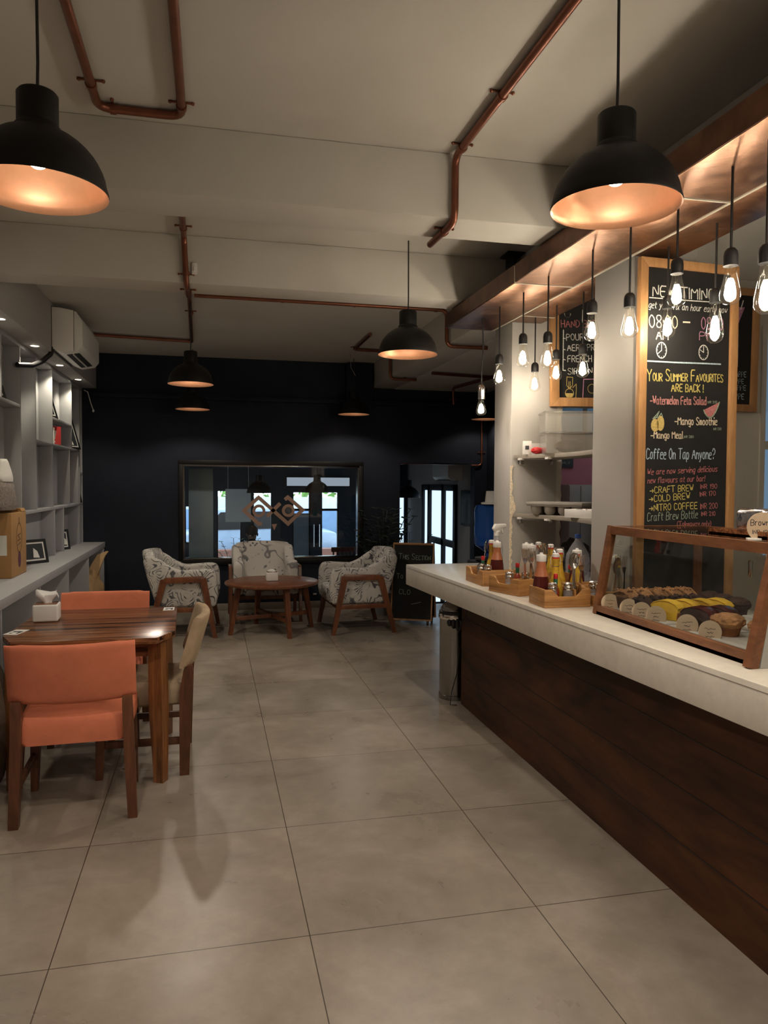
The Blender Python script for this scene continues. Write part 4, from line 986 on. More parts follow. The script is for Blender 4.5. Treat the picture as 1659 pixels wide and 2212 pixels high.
def glyph(ch):
    out = []
    for seg in F_.get(ch, '').split('|'):
        pl = [(int(t[0]), {'a': -2, 'b': -3}.get(t[1]) if t[1] in 'ab' else int(t[1])) for t in seg.split()]
        if pl: out.append(pl)
    w = max([p[0] for pl in out for p in pl], default=2.2)
    return out, w
def write(m, txt, x0, z0, x1, z1, h, w=None, small=None, slant=0.0, y=0.0, seed=0):
    rnd = random.Random(hash(txt) % 1000 if False else sum(map(ord, txt))+seed); adv = 0; items = []
    first = True
    for ch in txt:
        k = 1.0
        if small and ch.isalpha() and not first: k = small
        first = (ch == ' ') if small else first
        g, gw = glyph(ch)
        items.append((g, adv, k)); adv += (gw+1.9)*k
    adv -= 1.9
    L = math.hypot(x1-x0, z1-z0); sx = L/adv; sz = h/8; dx, dz = (x1-x0)/L, (z1-z0)/L
    w = w or max(.0022, h*.085)
    for g, a, k in items:
        jz = rnd.uniform(-.2, .2); js = rnd.uniform(-.15, .15)
        for pl in g:
            pts = []
            for px, pz in pl:
                u = (a + px*k + (pz*k)*(slant+js*.15))*sx; v = (pz*k+jz)*sz
                pts.append((x0+dx*u-dz*v, z0+dz*u+dx*v))
            sm = pts
            if len(pts) > 2:      # one round of corner cutting gives a hand drawn curve
                sm = [pts[0]]
                for i in range(len(pts)-1):
                    p, q = pts[i], pts[i+1]
                    if i > 0: sm.append((p[0]*.78+q[0]*.22, p[1]*.78+q[1]*.22))
                    if i < len(pts)-2: sm.append((p[0]*.22+q[0]*.78, p[1]*.22+q[1]*.78))
                sm.append(pts[-1])
            m.stroke(sm, w, y)
    return m
def circ(cx, cz, rx, rz, n=22, a0=0, a1=2*PI): return [(cx+rx*math.cos(a0+(a1-a0)*k/n), cz+rz*math.sin(a0+(a1-a0)*k/n)) for k in range(n+1)]
class Chalk:      # collects strokes by colour on one board
    def __init__(s, parent, y): s.p = parent; s.y = y; s.d = {}
    def m(s, c, g=''): return s.d.setdefault((c, g), M())
    def w(s, c, txt, x0, z0, x1, z1, h, **kw): write(M(), txt, x0, z0, x1, z1, h, y=s.y-.0006, **kw).build('lettering', 'chalk_'+c, s.p, smooth=0)
    def ln(s, c, pts, w=.004, g=''): s.m(c, g).stroke(pts, w, s.y-.0012)
    def fill(s, c, pts, g='f'): s.m(c, g).prism(pts, 'Y', s.y-.0008, s.y-.0002)
    def done(s):
        for (c, g), m in s.d.items(): m.build('chalk_drawing', 'chalk_'+c, s.p, smooth=0)
def board(name, label, loc, rz, w, h, f, th=.03, tilt=0, frame='frame_wood'):
    t = thing(name, label, 'chalkboard', loc, rz); t.rotation_euler = (0, tilt, rz)
    m = M(); c = f
    m.prism([(0, 0), (w, 0), (w-c, c), (c, c)], 'Y', -th, 0, .002).prism([(0, h), (c, h-c), (w-c, h-c), (w, h)], 'Y', -th, 0, .002)
    m.prism([(0, 0), (c, c), (c, h-c), (0, h)], 'Y', -th, 0, .002).prism([(w, 0), (w, h), (w-c, h-c), (w-c, c)], 'Y', -th, 0, .002)
    m.build('frame', frame, t)
    M().box(c-.004, w-c+.004, -th*.5, -.002, c-.004, h-c+.004).build('blackboard', 'board', t)
    return t
# ================================================================== BOARDS
t = board('tall_chalkboard', 'tall wood framed chalkboard menu standing on the counter before the nearer column', (1.905, 3.135, .921), .07, .545, 1.618, .040)
k = Chalk(t, -.0165)
k.w('white', 'NEW TIMINGS', .073, 1.447, .453, 1.453, .049, w=.0052); k.ln('white', [(.055, 1.438), (.25, 1.440), (.439, 1.444)], .0045)
k.w('white', 'get your fix an hour early now', .051, 1.392, .485, 1.398, .030, w=.0026, slant=.25)
k.w('cream', '08:00', .058, 1.303, .210, 1.309, .055, w=.0045); k.ln('cream', [(.242, 1.339), (.277, 1.340)], .007, g='dash')
k.w('purple', '09:00', .344, 1.315, .467, 1.318, .054, w=.004)
k.w('cream', 'AM', .096, 1.252, .160, 1.253, .038, w=.005); k.w('purple', 'PM', .334, 1.262, .415, 1.263, .038, w=.004)
for cx, cz, rx, rz, hr in ((.125, 1.202, .027, .036, (-.019, -.016)), (.358, 1.205, .026, .034, (-.018, .010))):
    k.ln('white', circ(cx, cz, rx, rz), .0042, g=cx); k.ln('white', [(cx, cz+.028), (cx, cz), (cx+hr[0], cz+hr[1])], .0034, g=cx)
    for a in range(12): k.ln('white', [(cx+rx*.80*math.cos(a*PI/6), cz+rz*.80*math.sin(a*PI/6)), (cx+rx*.9*math.cos(a*PI/6), cz+rz*.9*math.sin(a*PI/6))], .002, g=cx)
k.ln('blue', [(.040, 1.149), (.2, 1.150), (.33, 1.153), (.456, 1.155)], .0068)
k.w('yellow', 'YOUR SUMMER FAVOURITES', .051, 1.060, .470, 1.072, .052, w=.0050, small=.66)
k.w('yellow', 'ARE BACK !', .184, 1.016, .361, 1.019, .034, w=.0050)
k.w('pink', '-Watermelon Feta Salad', .070, .953, .379, .961, .036, w=.0048); k.w('green', 'INR 200', .389, .967, .442, .970, .011, w=.0018)
mel = [(.366, .935), (.454, .975)] + [(.454-.088*u, .975-.040*u-.052*math.sin(PI*u)**.8) for u in [i/14 for i in range(1, 14)]]
k.fill('red', mel); k.ln('green', [(.454-.088*u, .975-.040*u-.052*math.sin(PI*max(1e-6, u))**.8) for u in [i/16 for i in range(17)]], .006)
for cx, cz in ((.40, .930), (.415, .94), (.43, .945), (.42, .925)): k.ln('green', [(cx, cz), (cx+.001, cz-.004)], .0016)
k.fill('mango', [(.098+.022*math.cos(a), .856+.030*math.sin(a)) for a in [i*PI/9 for i in range(18)]]); k.fill('mango', [(.127+.021*math.cos(a), .866+.035*math.sin(a)) for a in [i*PI/9 for i in range(18)]])
k.ln('green', [(.085, .886), (.105, .905), (.118, .920), (.106, .893), (.088, .886)], .005); k.ln('green', [(.112, .890), (.130, .912), (.138, .896)], .004)
k.w('cream', '-Mango Smoothie', .206, .863, .444, .867, .034, w=.0046); k.w('green', 'INR 230', .425, .842, .469, .844, .011, w=.0018)
k.w('cream', '-Mango Meal', .077, .796, .252, .799, .031, w=.0046); k.w('green', 'INR 280', .259, .801, .312, .803, .011, w=.0018)
k.w('blue', 'Coffee On Tap Anyone?', .054, .700, .436, .706, .048, w=.0042, slant=.08)
k.w('red', 'We are now serving delicious', .060, .627, .450, .647, .026, w=.0032, slant=.2)
k.w('red', 'new flavours at our bar!', .063, .588, .379, .600, .026, w=.0032, slant=.2)
k.w('yellow', '>CRAFT BREW', .078, .541, .317, .554, .029, w=.0036); k.w('red', 'INR 190', .358, .563, .452, .566, .021, w=.003)
k.w('yellow', '>COLD BREW', .074, .501, .299, .515, .029, w=.0036); k.w('red', 'INR 170', .356, .526, .445, .533, .021, w=.003)
k.w('yellow', '>NITRO COFFEE', .075, .459, .341, .469, .030, w=.0038); k.w('red', 'INR 200', .360, .467, .457, .470, .026, w=.003)
k.w('green', 'Craft Brew Bottle', .065, .412, .344, .425, .038, w=.0032, slant=.12); k.w('red', 'INR 210', .366, .435, .445, .436, .019, w=.003)
k.w('red', '(Takeaway only)', .231, .385, .422, .386, .024, w=.0034)
k.done()
t = board('small_chalkboard', 'wood framed chalkboard listing hand brewed coffee, half hidden behind the nearer column', (2.196, 4.655, 2.018), 0, .66, .78, .058, .035, -.022)
k = Chalk(t, -.019)
k.w('red', 'HAND BREWED', .080, .523, .440, .533, .046, w=.0055)
k.ln('white', [(.095, .504), (.090, .240), (.108, .238)], .0065)
for z in (.452, .378, .312): k.ln('white', [(.093, z), (.108, z-.004)], .005)
k.w('white', 'POUR OVER', .117, .437, .398, .447, .041, w=.0052); k.w('white', 'AERO PRESS', .123, .369, .411, .379, .040, w=.0052)
k.w('white', 'FRENCH PRESS', .125, .295, .470, .305, .041, w=.0052); k.w('white', 'SIPHON', .127, .214, .303, .220, .039, w=.0045)
k.ln('white', circ(.125, .612, .022, .022, 14, PI, 2*PI), .006); k.ln('white', [(.235, .64), (.232, .56)], .005)
k.ln('mango', [(.118, .196), (.116, .140), (.128, .126), (.145, .126), (.158, .140), (.160, .194), (.118, .196)], .0042)
k.ln('mango', circ(.136, .088, .030, .030), .0042); k.fill('mango', [(.108, .088), (.164, .088), (.158, .068), (.136, .058), (.112, .068)])
k.ln('mango', [(.132, .165), (.130, .120)], .004); k.ln('mango', [(.142, .165), (.142, .120)], .004)
k.ln('mango', [(.160, .125), (.185, .150), (.186, .120), (.182, .060), (.150, .052)], .0042); k.ln('mango', [(.10, .052), (.135, .064), (.175, .050)], .005)
k.ln('purple', [(.232, .052), (.240, .182), (.36, .186), (.366, .052)], .006)
k.ln('mango', circ(.30, .12, .03, .03), .004, g='cup')
k.done()
t = board('small_chalkboard', 'wood framed chalkboard with a pink drink and frappes, right of the tall chalkboard', (3.155, 4.655, 2.028), 0, .612, .862, .050, .035, .012)
k = Chalk(t, -.019)
k.w('blue', 'MOCHA FRAPPE', .27, .242, .525, .245, .036, w=.005); k.w('blue', 'CHOC FRAPPE', .27, .192, .506, .196, .032, w=.005)
k.w('blue', 'OREN FRAPPE'.replace('OREN', 'MINT'), .27, .148, .526, .151, .033, w=.005); k.w('blue', 'NUT FRAPPE', .27, .086, .513, .088, .037, w=.005)
k.fill('purple', [(.37, .725), (.497, .730), (.485, .70), (.436, .58), (.42, .58)])
k.ln('white', [(.465, .715), (.482, .775)], .008); k.ln('white', [(.447, .600), (.452, .46), (.453, .314), (.40, .310)], .0055)
k.ln('white', circ(.43, .43, .02, .03), .003)
k.done()

# ================================================================== COUNTER
t = thing('counter', 'long dark wooden bar counter with a thick pale stone slab', 'counter', (1.66, 4.84, 0))
o = Vector((1.66, 4.84, 0))
m = M()
cols = [(0, .26), (.26, .52), (.52, .775)]
m.box(0, .26, -5.4, 0, 0, .775); m.build('base_panel', 'counter_wood', t)
m = M()
for z in (.20, .40, .60): m.box(-.0025, 0, -5.4, 0, z-.0015, z+.0015)
m.build('plank_joint', 'black', t)
def P(x, y): return (x-o.x, y-o.y)
y_end = 5.235
front = [P(1.369, y_end), P(1.502, 2.874), P(1.564, 1.846), P(1.70, -.5)]
m = M(); m.prism(front + [P(2.45, -.5), P(2.45, 3.17), P(1.925, 3.17), P(1.925, 3.60), P(2.45, 3.60), P(2.45, 4.64), P(1.925, 4.64), P(1.925, y_end)], 'Z', .775, .92, .004); m.build('slab', 'slab', t)
m = M()
fj = [P(1.3675, y_end), P(1.5005, 2.874), P(1.5625, 1.846), P(1.6985, -.5)]
for i in range(3):
    a, b = fj[i], fj[i+1]; m.sweep([[(a[0], a[1], .8995), (a[0]+.003, a[1], .8995), (a[0]+.003, a[1], .9010), (a[0], a[1], .9010)], [(b[0], b[1], .8995), (b[0]+.003, b[1], .8995), (b[0]+.003, b[1], .9010), (b[0], b[1], .9010)]])
m.build('slab_joint', pbr('slab_joint', (.22, .19, .15), .6), t)
t = thing('plug_box', 'black plug box with a thin cable fixed under the counter slab end', 'plug box', (1.60, 4.60, .70))
M().box(-.04, .055, -.12, .06, .01, .074, .006).build('box', 'black', t)
M().tube([(.04, .04, .012), (.035, .10, -.08), (.01, .17, -.20), (.03, .20, -.34), (.02, .21, -.48), (-.02, .20, -.60), (-.03, .20, -.69), (.02, .21, -.697)], .0032, 6).build('cable', 'cord', t)
# dustbin
t = thing('pedal_bin', 'tall round steel bin with a domed lid under the counter end', 'bin', (1.672, 5.015, 0))
M().lathe([(.110, .006), (.112, 0), (.112, .03), (.108, .032), (.108, .56), (.112, .565)][1:], 48).build('body', 'steel', t)
M().lathe([(.1145, .562), (.117, .566), (.117, .590), (.1145, .594)], 48).build('rim', 'chrome', t)
M().lathe([(.113, .594), (.113, .612), (.105, .618)], 48).build('collar', 'black', t)
M().lathe([(.105, .618)] + [(.104*math.cos(a), .618+.075*math.sin(a)) for a in [i*PI/20 for i in range(1, 10)]], 48).build('lid', 'steel', t)
m = M()
for i in range(7):
    a = -2.25+i*.25; m.ball((.107*math.cos(a), .107*math.sin(a), .545-.012*math.sin(i*PI/6)), (.02, .02, .028+.02*math.sin(i*PI/6)), 2, .2, 4, i)
m.build('bin_liner', 'black', t)
m = M(); m.ball((-.108, -.03, .585), (.016, .03, .016), 2); m.build('hinge', 'chrome', t)
# A-board sign
t = thing('blackboard_sign', 'black A board sign with a thin gold frame on castors before the doorway', 'sign', (2.135, 7.83, 0), -.46)
def lean(m, sgn=1): return m.at((0, 0, .055), rx=-.16*sgn)
for sgn, nm in ((1, 'front_board'), (-1, 'rear_board')):
    off = -.13*sgn
    m = M(); m.mx = Matrix.Translation((0, off, .055)) @ Matrix.Rotation(-.165*sgn, 4, 'X')
    m.box(-.215, .215, -.010, .010, 0, .80); m.build(nm, 'board', t)
    m = M(); m.mx = Matrix.Translation((0, off, .055)) @ Matrix.Rotation(-.165*sgn, 4, 'X')
    m.box(-.225, .225, -.013, .013, .80, .815).box(-.225, .225, -.013, .013, -.012, .004).box(-.225, -.212, -.013, .013, 0, .80).box(.212, .225, -.013, .013, 0, .80); m.build('frame', 'frame_wood', t)
    for x in (-.18, .18):
        m = M(); m.mx = Matrix.Translation((x, off, .022)) @ Matrix.Rotation(PI/2, 4, 'Y'); m.lathe([(.008, -.011), (.022, -.009), (.022, .009), (.008, .011)], 16)
        m.mx = Matrix.Identity(4); m.box(x-.013, x+.013, off-.012, off+.012, .03, .052); m.build('castor', 'chrome' if x < 0 else 'black', t)
wm = Matrix.Translation((0, -.13, .055)) @ Matrix.Rotation(-.165, 4, 'X')
for txt, a in (('THIS SECTION', (-.16, .64, .185, .635, .062)), ('TO', (-.175, .43, -.11, .43, .052)), ('CLO', (-.14, .265, -.02, .262, .05))):
    m = write(M(), txt, *a, w=.0045, small=.72 if txt[0] == 'T' else None, y=-.0112); m.bm.transform(wm); m.build('lettering', 'chalk_green', t, smooth=0)
m = M().stroke([(.0, .16), (.10, .185)], .004, -.0112); m.bm.transform(wm); m.build('chalk_stroke', 'chalk_green', t, smooth=0)
# water dispenser
t = thing('water_dispenser', 'black water dispenser stand behind the counter end', 'water dispenser', (2.34, 6.10, 0))
M().box(-.15, .15, -.16, .16, .03, .84, .012).build('cabinet', 'black', t); M().box(-.16, .16, -.17, .17, 0, .03).build('foot', 'black', t)
M().lathe([(.10, .84), (.13, .852), (.13, .87), (.06, .875)], 24).build('collar', 'black', t)
for x in (-.05, .05): M().box(x-.012, x+.012, -.20, -.16, .62, .66, .004).build('tap', 'white' if x > 0 else 'blue_cap', t)
t = thing('water_bottle', 'big blue water bottle upturned on the dispenser, half behind the farther column', 'bottle', (2.34, 6.10, .876))
M().lathe([(.03, 0), (.03, .03), (.06, .055), (.125, .10), (.135, .14), (.132, .20), (.135, .26), (.130, .30), (.135, .36), (.132, .41), (.118, .445), (.06, .455)], 40).build('shell', 'blue_bottle', t)
t = thing('paper_cups', 'white paper cups upside down on top of the blue water bottle', 'cups', (2.31, 6.02, 1.331))
M().lathe([(.075, 0), (.078, .006), (.078, .014), (.06, .018)], 28).build('saucer', 'white', t); M().lathe([(.046, .018), (.036, .11), (.034, .112)], 24).build('cup', 'paper', t)

# ================================================================== SHELVES BETWEEN THE COLUMNS
def wall_shelf(label, z):
    t = thing('wall_shelf', label, 'shelf', (1.945, 4.655, z), 0, 'curved shelves between the columns')
    f = [(0, 0), (.045, -.15), (.11, -.32), (.135, -.48), (.125, -.65), (.095, -.85), (.06, -1.03), (.06, -1.07), (.34, -1.07), (.34, 0)]
    M().prism(f, 'Z', -.026, 0, .003).build('board', 'shelfboard', t)
    for x, y in ((.05, -.012), (.26, -.012)): M().box(x-.012, x+.012, y-.012, y+.008, -.062, -.026, .002).build('bracket', 'chrome', t)
    for x, y in ((.02, -.06), (.10, -.30)): M().box(x-.006, x+.022, y-.022, y+.022, -.034, -.022).build('clip', 'white', t)
wall_shelf('upper curved pale shelf between the columns, holding plastic tubs', 1.693)
wall_shelf('lower curved pale shelf between the columns, holding an egg tray', 1.308)
def tub(label, x, y, z, rz):
    t = thing('plastic_tub', label, 'tub', (x, y, z), rz, 'plastic tubs on the upper shelf')
    w, d, h, th = .145, .10, .115, .003
    m = M(); m.box(-w, w, -d, d, 0, th).box(-w, w, -d, -d+th, 0, h).box(-w, w, d-th, d, 0, h).box(-w, -w+th, -d, d, 0, h).box(w-th, w, -d, d, 0, h); m.build('tub', 'tub', t)
    M().box(-w-.006, w+.006, -d-.006, d+.006, h, h+.014, .004).build('lid', 'tub', t)
    return t
tub('frosted plastic tub on the upper shelf, bottom of two, with a brown pack inside', 2.175, 4.36, 1.694, -.25)
tub('frosted plastic tub stacked on top of the other tub', 2.170, 4.365, 1.824, -.25)
t = thing('brown_pack', 'brown pack lying inside the bottom plastic tub', 'pack', (2.19, 4.355, 1.699)); m = M(); m.ball((0, 0, .042), (.09, .06, .042), 3, .2, 3, 2); m.build('pack', 'loaf', t)
t = thing('white_card', 'small white printed card standing at the left end of the upper shelf', 'card', (1.982, 4.52, 1.694), -.3); M().box(-.028, .028, -.003, .003, 0, .085, .002).build('card', 'paper', t); M().box(-.012, .012, -.0042, -.003, .03, .055).build('print', 'print', t)
t = thing('paper_slip', 'pale slip with a blue mark leaning behind the red pouch on the shelf', 'card', (2.05, 4.58, 1.694), -.1); M().box(-.07, .07, -.003, .003, 0, .075).build('card', 'paper', t); M().box(-.03, .01, -.0042, -.003, .02, .04).build('print', 'blue_cap', t)
t = thing('red_pouch', 'small red pouch on the upper shelf beside the tubs', 'pouch', (2.030, 4.47, 1.694)); m = M(); m.ball((0, 0, .022), (.042, .03, .022), 3, .25, 3, 1); m.build('pouch', 'redcap', t)
t = thing('egg_tray', 'grey pulp egg tray on the lower shelf', 'tray', (2.165, 4.375, 1.309), -.95)
m = M()
m.box(-.19, .19, -.12, .12, .055, .063, .003)
for i in range(4):
    for j in range(3): m.mx = Matrix.Translation((-.142+i*.095, -.078+j*.078, 0)); m.lathe([(.018, 0), (.033, .018), (.038, .057)], 16)
m.mx = Matrix.Identity(4); m.build('cups', 'cement_tray', t)
M().box(-.195, .195, -.125, .125, .062, .082, .006).build('rim', 'cement_tray', t)
t = thing('sachet_tray', 'white tray of small yellow sachets on the lower shelf', 'tray', (2.135, 3.985, 1.309), -1.25)
m = M(); m.box(-.12, .12, -.075, .075, 0, .004).box(-.12, .12, -.075, -.068, 0, .048, .003).box(-.12, .12, .068, .075, 0, .048, .003).box(-.12, -.113, -.075, .075, 0, .048, .003).box(.113, .12, -.075, .075, 0, .048, .003); m.build('tray', 'white', t)
rnd = random.Random(2)
for i in range(16):
    s = M(); s.at((-.09+.026*(i % 8), -.035+.07*(i//8), .034), rz=rnd.uniform(-.5, .5), rx=rnd.uniform(-.6, .6)); s.box(-.016, .016, -.024, .024, -.004, .004, .002)
    tag(s.build('sachet', 'yellowcake' if i % 2 else 'paper', None), 'small condiment sachet heaped in the white tray on the lower shelf', 'sachet', 'sachets in the white tray').matrix_world = t.matrix_basis if False else Matrix.Translation((2.135, 3.985, 1.309)) @ Matrix.Rotation(-1.25, 4, 'Z')
t = thing('dark_book', 'dark box on the lower shelf behind the sachet tray', 'box', (2.225, 3.745, 1.309)); M().box(-.05, .05, -.09, .09, 0, .085, .003).build('carton', 'black', t); M().box(-.052, -.05, -.06, .06, .01, .07).build('side_label', 'mustard', t)

# kitchen beyond the pass
t = thing('steel_locker', 'grey two door locker seen through the pass between the columns', 'locker', (3.33, 6.50, .88))
M().box(-.115, .115, -.12, .04, 0, .62, .004).build('body', 'locker', t)
for s in (-1, 1): M().box(min(s*.003, s*.112), max(s*.003, s*.112), -.132, -.12, .01, .61, .002).build('door', 'locker', t)
t = thing('work_table', 'steel work table under the grey locker in the kitchen', 'table', (3.45, 6.25, 0)); M().box(-.5, .6, -.25, .28, .84, .88, .004).build('tabletop', 'steel', t)
for x in (-.46, .56):
    for y in (-.21, .24): M().box(x-.02, x+.02, y-.02, y+.02, 0, .84).build('leg', 'steel', t)
t = thing('staff_sign', 'black sign plate on the kitchen wall seen under the upper shelf', 'sign', (3.25, 6.545, 1.66)); M().box(-.085, .085, -.012, 0, 0, .13, .002).build('plate', 'sign_black', t)
m = M(); write(m, 'STAFF', -.05, .085, .05, .085, .022, y=-.0128); write(m, 'ONLY', -.05, .035, .05, .035, .022, y=-.0128); m.build('lettering', 'chalk_green', t, smooth=0)
t = thing('blue_container', 'pale blue plastic container right of the grey locker in the kitchen', 'container', (3.56, 6.35, .881)); m = M(); m.prism([(-.09, 0), (.09, 0), (.09, .52), (.03, .60), (-.06, .60), (-.09, .45)], 'Y', -.08, .08, .01); m.build('body', 'blue_pane', t)
t = thing('blue_cabinet', 'dark blue cabinet high on the kitchen wall under the small chalkboard', 'cabinet', (3.35, 6.55, 1.98)); M().box(-.35, .35, -.2, 0, 0, .5, .004).build('body', 'blue_pane', t); M().box(-.02, .02, -.206, -.2, 0, .5).build('stile', 'black', t)
t = thing('kitchen_fill_light', 'added tube light on the kitchen ceiling, out of the picture', 'light', (3.9, 5.7, 2.62)); M().box(-.5, .5, -.03, .03, 0, .034, .004).build('housing', 'white', t); M().tube([(-.48, 0, -.012), (.48, 0, -.012)], .012, 10).build('tube', emis('lit_tube', (.80, .92, 1), 45), t)  # unseen fixture added to brighten the kitchen
# ================================================================== ON THE COUNTER
S = .9205
def caddy(label, loc, rz, lx=.24, ly=.185, block=False):
    t = thing('condiment_caddy', label, 'condiment box', loc, rz, 'wooden condiment boxes on the counter')
    h, w = .086, .011; X, Y = lx/2, ly/2
    M().box(-X, X, -Y, Y, 0, .012, .0015).build('base', 'pine', t)
    a = .058
    prof = [(-X, .012), (X, .012), (X, h), (a+.022, h), (a+.010, h-.012), (a-.012, h-.034), (-a+.012, h-.034), (-a-.010, h-.012), (-a-.022, h), (-X, h)]
    M().prism(prof, 'Y', -Y, -Y+w, .0015).build('side', 'pine', t); M().prism(prof, 'Y', Y-w, Y, .0015).build('side', 'pine', t)
    for s in (-1, 1): M().box(min(s*X, s*(X-w)), max(s*X, s*(X-w)), -Y+w, Y-w, .012, h, .0015).build('end', 'pine', t)
    M().box(X-.078, X-.070, -Y+w, Y-w, .012, h-.004).build('divider', 'pine', t)
    if block:
        m = M(); x0, x1, y0, y1 = X-.070, X-w, -.035, .055; m.box(x0, x0+.007, y0, y1, .012, h+.026).box(x1-.007, x1, y0, y1, .012, h+.026).box(x0, x1, y0, y0+.007, .012, h+.026).box(x0, x1, y1-.007, y1, .012, h+.026); m.build('cutlery_cup', 'pine', t)
    return t
CAD = {'A': ((1.597, 4.165, S), -PI/2, .29, .19), 'B': ((1.602, 3.760, S), -1.275, .25, .19), 'C': ((1.640, 3.338, S), -.01, .235, .182), 'D': ((1.845, 3.265, S), PI/2, .255, .150), 'E': ((1.815, 3.600, S), PI/2-.05, .235, .185), 'F': ((1.815, 3.975, S), -PI/2, .245, .19)}
LAB = {'A': 'pine condiment box farthest along the counter front edge, with a swirled notched side', 'B': 'pine condiment box, middle of the three along the counter front edge', 'C': 'pine condiment box with a wide notch facing us, beside the pastry case', 'D': 'pine condiment box squeezed between the pastry case and the nearer column', 'E': 'pine condiment box in the back row with a raised cutlery cup', 'F': 'pine condiment box in the back row below the egg tray shelf'}
for c, (l, r, a, b) in CAD.items(): caddy(LAB[c], l, r, a, b, c in 'E')
FL = S+.0125
def in_cad(c, x, y):
    l, r, a, b = CAD[c]; return (l[0]+x*math.cos(r)-y*math.sin(r), l[1]+x*math.sin(r)+y*math.cos(r), FL)
def ketchup(label, loc, full=True):
    t = thing('sauce_bottle', label, 'sauce bottle', loc, 0, 'sauce bottles with white caps')
    b = [(.034, 0), (.038, .006), (.039, .030), (.041, .060), (.039, .085), (.034, .122), (.027, .148), (.0225, .170), (.022, .195)]
    cut = 6 if full else 2
    M().lathe(b[:cut], 24).build('sauce' if full else 'foot', 'ketchup' if full else 'empty_plastic', t)
    M().lathe(b[cut-1:], 24, False, True).build('bottle', 'ketchup_smear' if full else 'empty_plastic', t)
    M().lathe([(.0235, .194), (.0245, .197), (.0245, .222), (.0225, .226), (.010, .227), (.007, .236)], 24).build('cap', 'white', t)
def mustard(label, loc, rz=0):
    t = thing('mustard_bottle', label, 'mustard bottle', loc, rz, 'yellow swing top mustard bottles')
    b = [(.033, 0), (.036, .005), (.0365, .035), (.035, .060), (.027, .095), (.0185, .130), (.0160, .160), (.0155, .195), (.018, .199), (.018, .206)]
    M().lathe(b, 24).build('bottle', 'mustard', t)
    M().lathe([(.0165, .206), (.017, .210), (.016, .214)], 20).build('gasket', 'redcap', t)
    M().lathe([(.017, .214), (.0175, .219), (.0165, .230), (.012, .233)], 20).build('stopper', 'white', t)
    for s in (-1, 1): M().tube([(s*.017, 0, .224), (s*.025, .004, .205), (s*.023, .006, .180), (s*.017, .012, .165)], .0016, 6).build('wire', 'chrome', t)
    M().lathe([(.0172, .168), (.0172, .171)], 20, False, False).build('collar_wire', 'chrome', t)
def hot(label, loc):
    t = thing('hot_sauce', label, 'hot sauce bottle', loc, 0, 'small hot sauce bottles')
    M().lathe([(.017, 0), (.0185, .004), (.0185, .055), (.012, .075), (.0085, .085)], 20).build('bottle', 'hot', t)
    M().lathe([(.0088, .083), (.0102, .085), (.0102, .112), (.0095, .114)], 18).build('neck_label', 'greenneck', t)
    M().lathe([(.0098, .114), (.0105, .116), (.0105, .134), (.009, .138)], 18).build('cap', 'redcap', t)
def shaker(label, loc):
    t = thing('shaker', label, 'shaker', loc, 0, 'glass salt and pepper shakers')
    M().lathe([(.021, 0), (.023, .004), (.024, .030), (.022, .052), (.0205, .068)], 20).build('jar', 'plastic_clear', t)
    M().lathe([(.017, .006), (.0195, .010), (.019, .040), (.002, .044)], 16).build('contents', 'paper' if 'salt' in label else 'loaf', t)
    M().lathe([(.0225, .066), (.0235, .070), (.0235, .080), (.0215, .083), (.0228, .087), (.022, .096), (.014, .102), (.004, .103)], 24).build('lid', 'chrome', t)
ketchup('sauce bottle of dark red sauce in the farthest front condiment box', in_cad('A', -.02, .055))
ketchup('sauce bottle of dark red sauce, nearest and largest, in the box with the wide notch', in_cad('C', -.075, .045))
ketchup('empty milky sauce bottle in the back row, right one of an overlapping pair', in_cad('F', .045, .045-.10), False)
ketchup('empty milky sauce bottle in the back row, hidden behind its twin', in_cad('F', -.042, -.05), False)
ketchup('sauce bottle half full of dark red sauce in the box with the raised cutlery cup', in_cad('E', .0, -.050))
ketchup('pale sauce bottle behind the left post of the pastry case', in_cad('D', -.03, -.03), False)
mustard('yellow mustard bottle with its swing top in the back row before the chipped column', in_cad('F', -.085, .045), .5)
mustard('yellow mustard bottle beside the empty sauce bottles', in_cad('F', .075, .045), 1.2)
mustard('yellow mustard bottle right of the largest sauce bottle', in_cad('C', .00, .045), -.3)
mustard('yellow mustard bottle with loosened stopper before the clear water bottle', in_cad('E', .0, .046), .2)
mustard('yellow mustard bottle nearest the pastry case', in_cad('E', -.080, -.012), 0)
mustard('yellow mustard bottle behind the sauce bottle in the farthest front box', in_cad('A', -.085, .045), 0)
hot('small hot sauce bottle at the left end of the farthest front condiment box', in_cad('A', -.07, -.015))
hot('small hot sauce bottle in the middle front condiment box', in_cad('B', -.06, .05))
hot('small hot sauce bottle before the yellow mustard in the box with the wide notch', in_cad('C', -.022, -.005))
hot('small hot sauce bottle deep in the box with the raised cutlery cup, left one', in_cad('E', .095, .005-.06))
hot('small hot sauce bottle deep in the box with the raised cutlery cup, right one', in_cad('E', .06, -.055))
shaker('salt shaker in the farthest front condiment box', in_cad('A', .01, -.055)); shaker('pepper shaker in the farthest front condiment box', in_cad('A', .055, -.03))
shaker('salt shaker in the notch of the middle front condiment box', in_cad('B', .00, -.055)); shaker('pepper shaker in the middle front condiment box, behind the notch', in_cad('B', .055, .01))
shaker('salt shaker at the back left of the box with the wide notch', in_cad('C', -.055, -.040)); shaker('pepper shaker standing in the wide notch facing us', in_cad('C', .020, -.052))
shaker('salt shaker in the box squeezed beside the pastry case', in_cad('D', .075-.02, .035)); shaker('pepper shaker in the box squeezed beside the pastry case', in_cad('D', .03-.05, .04))
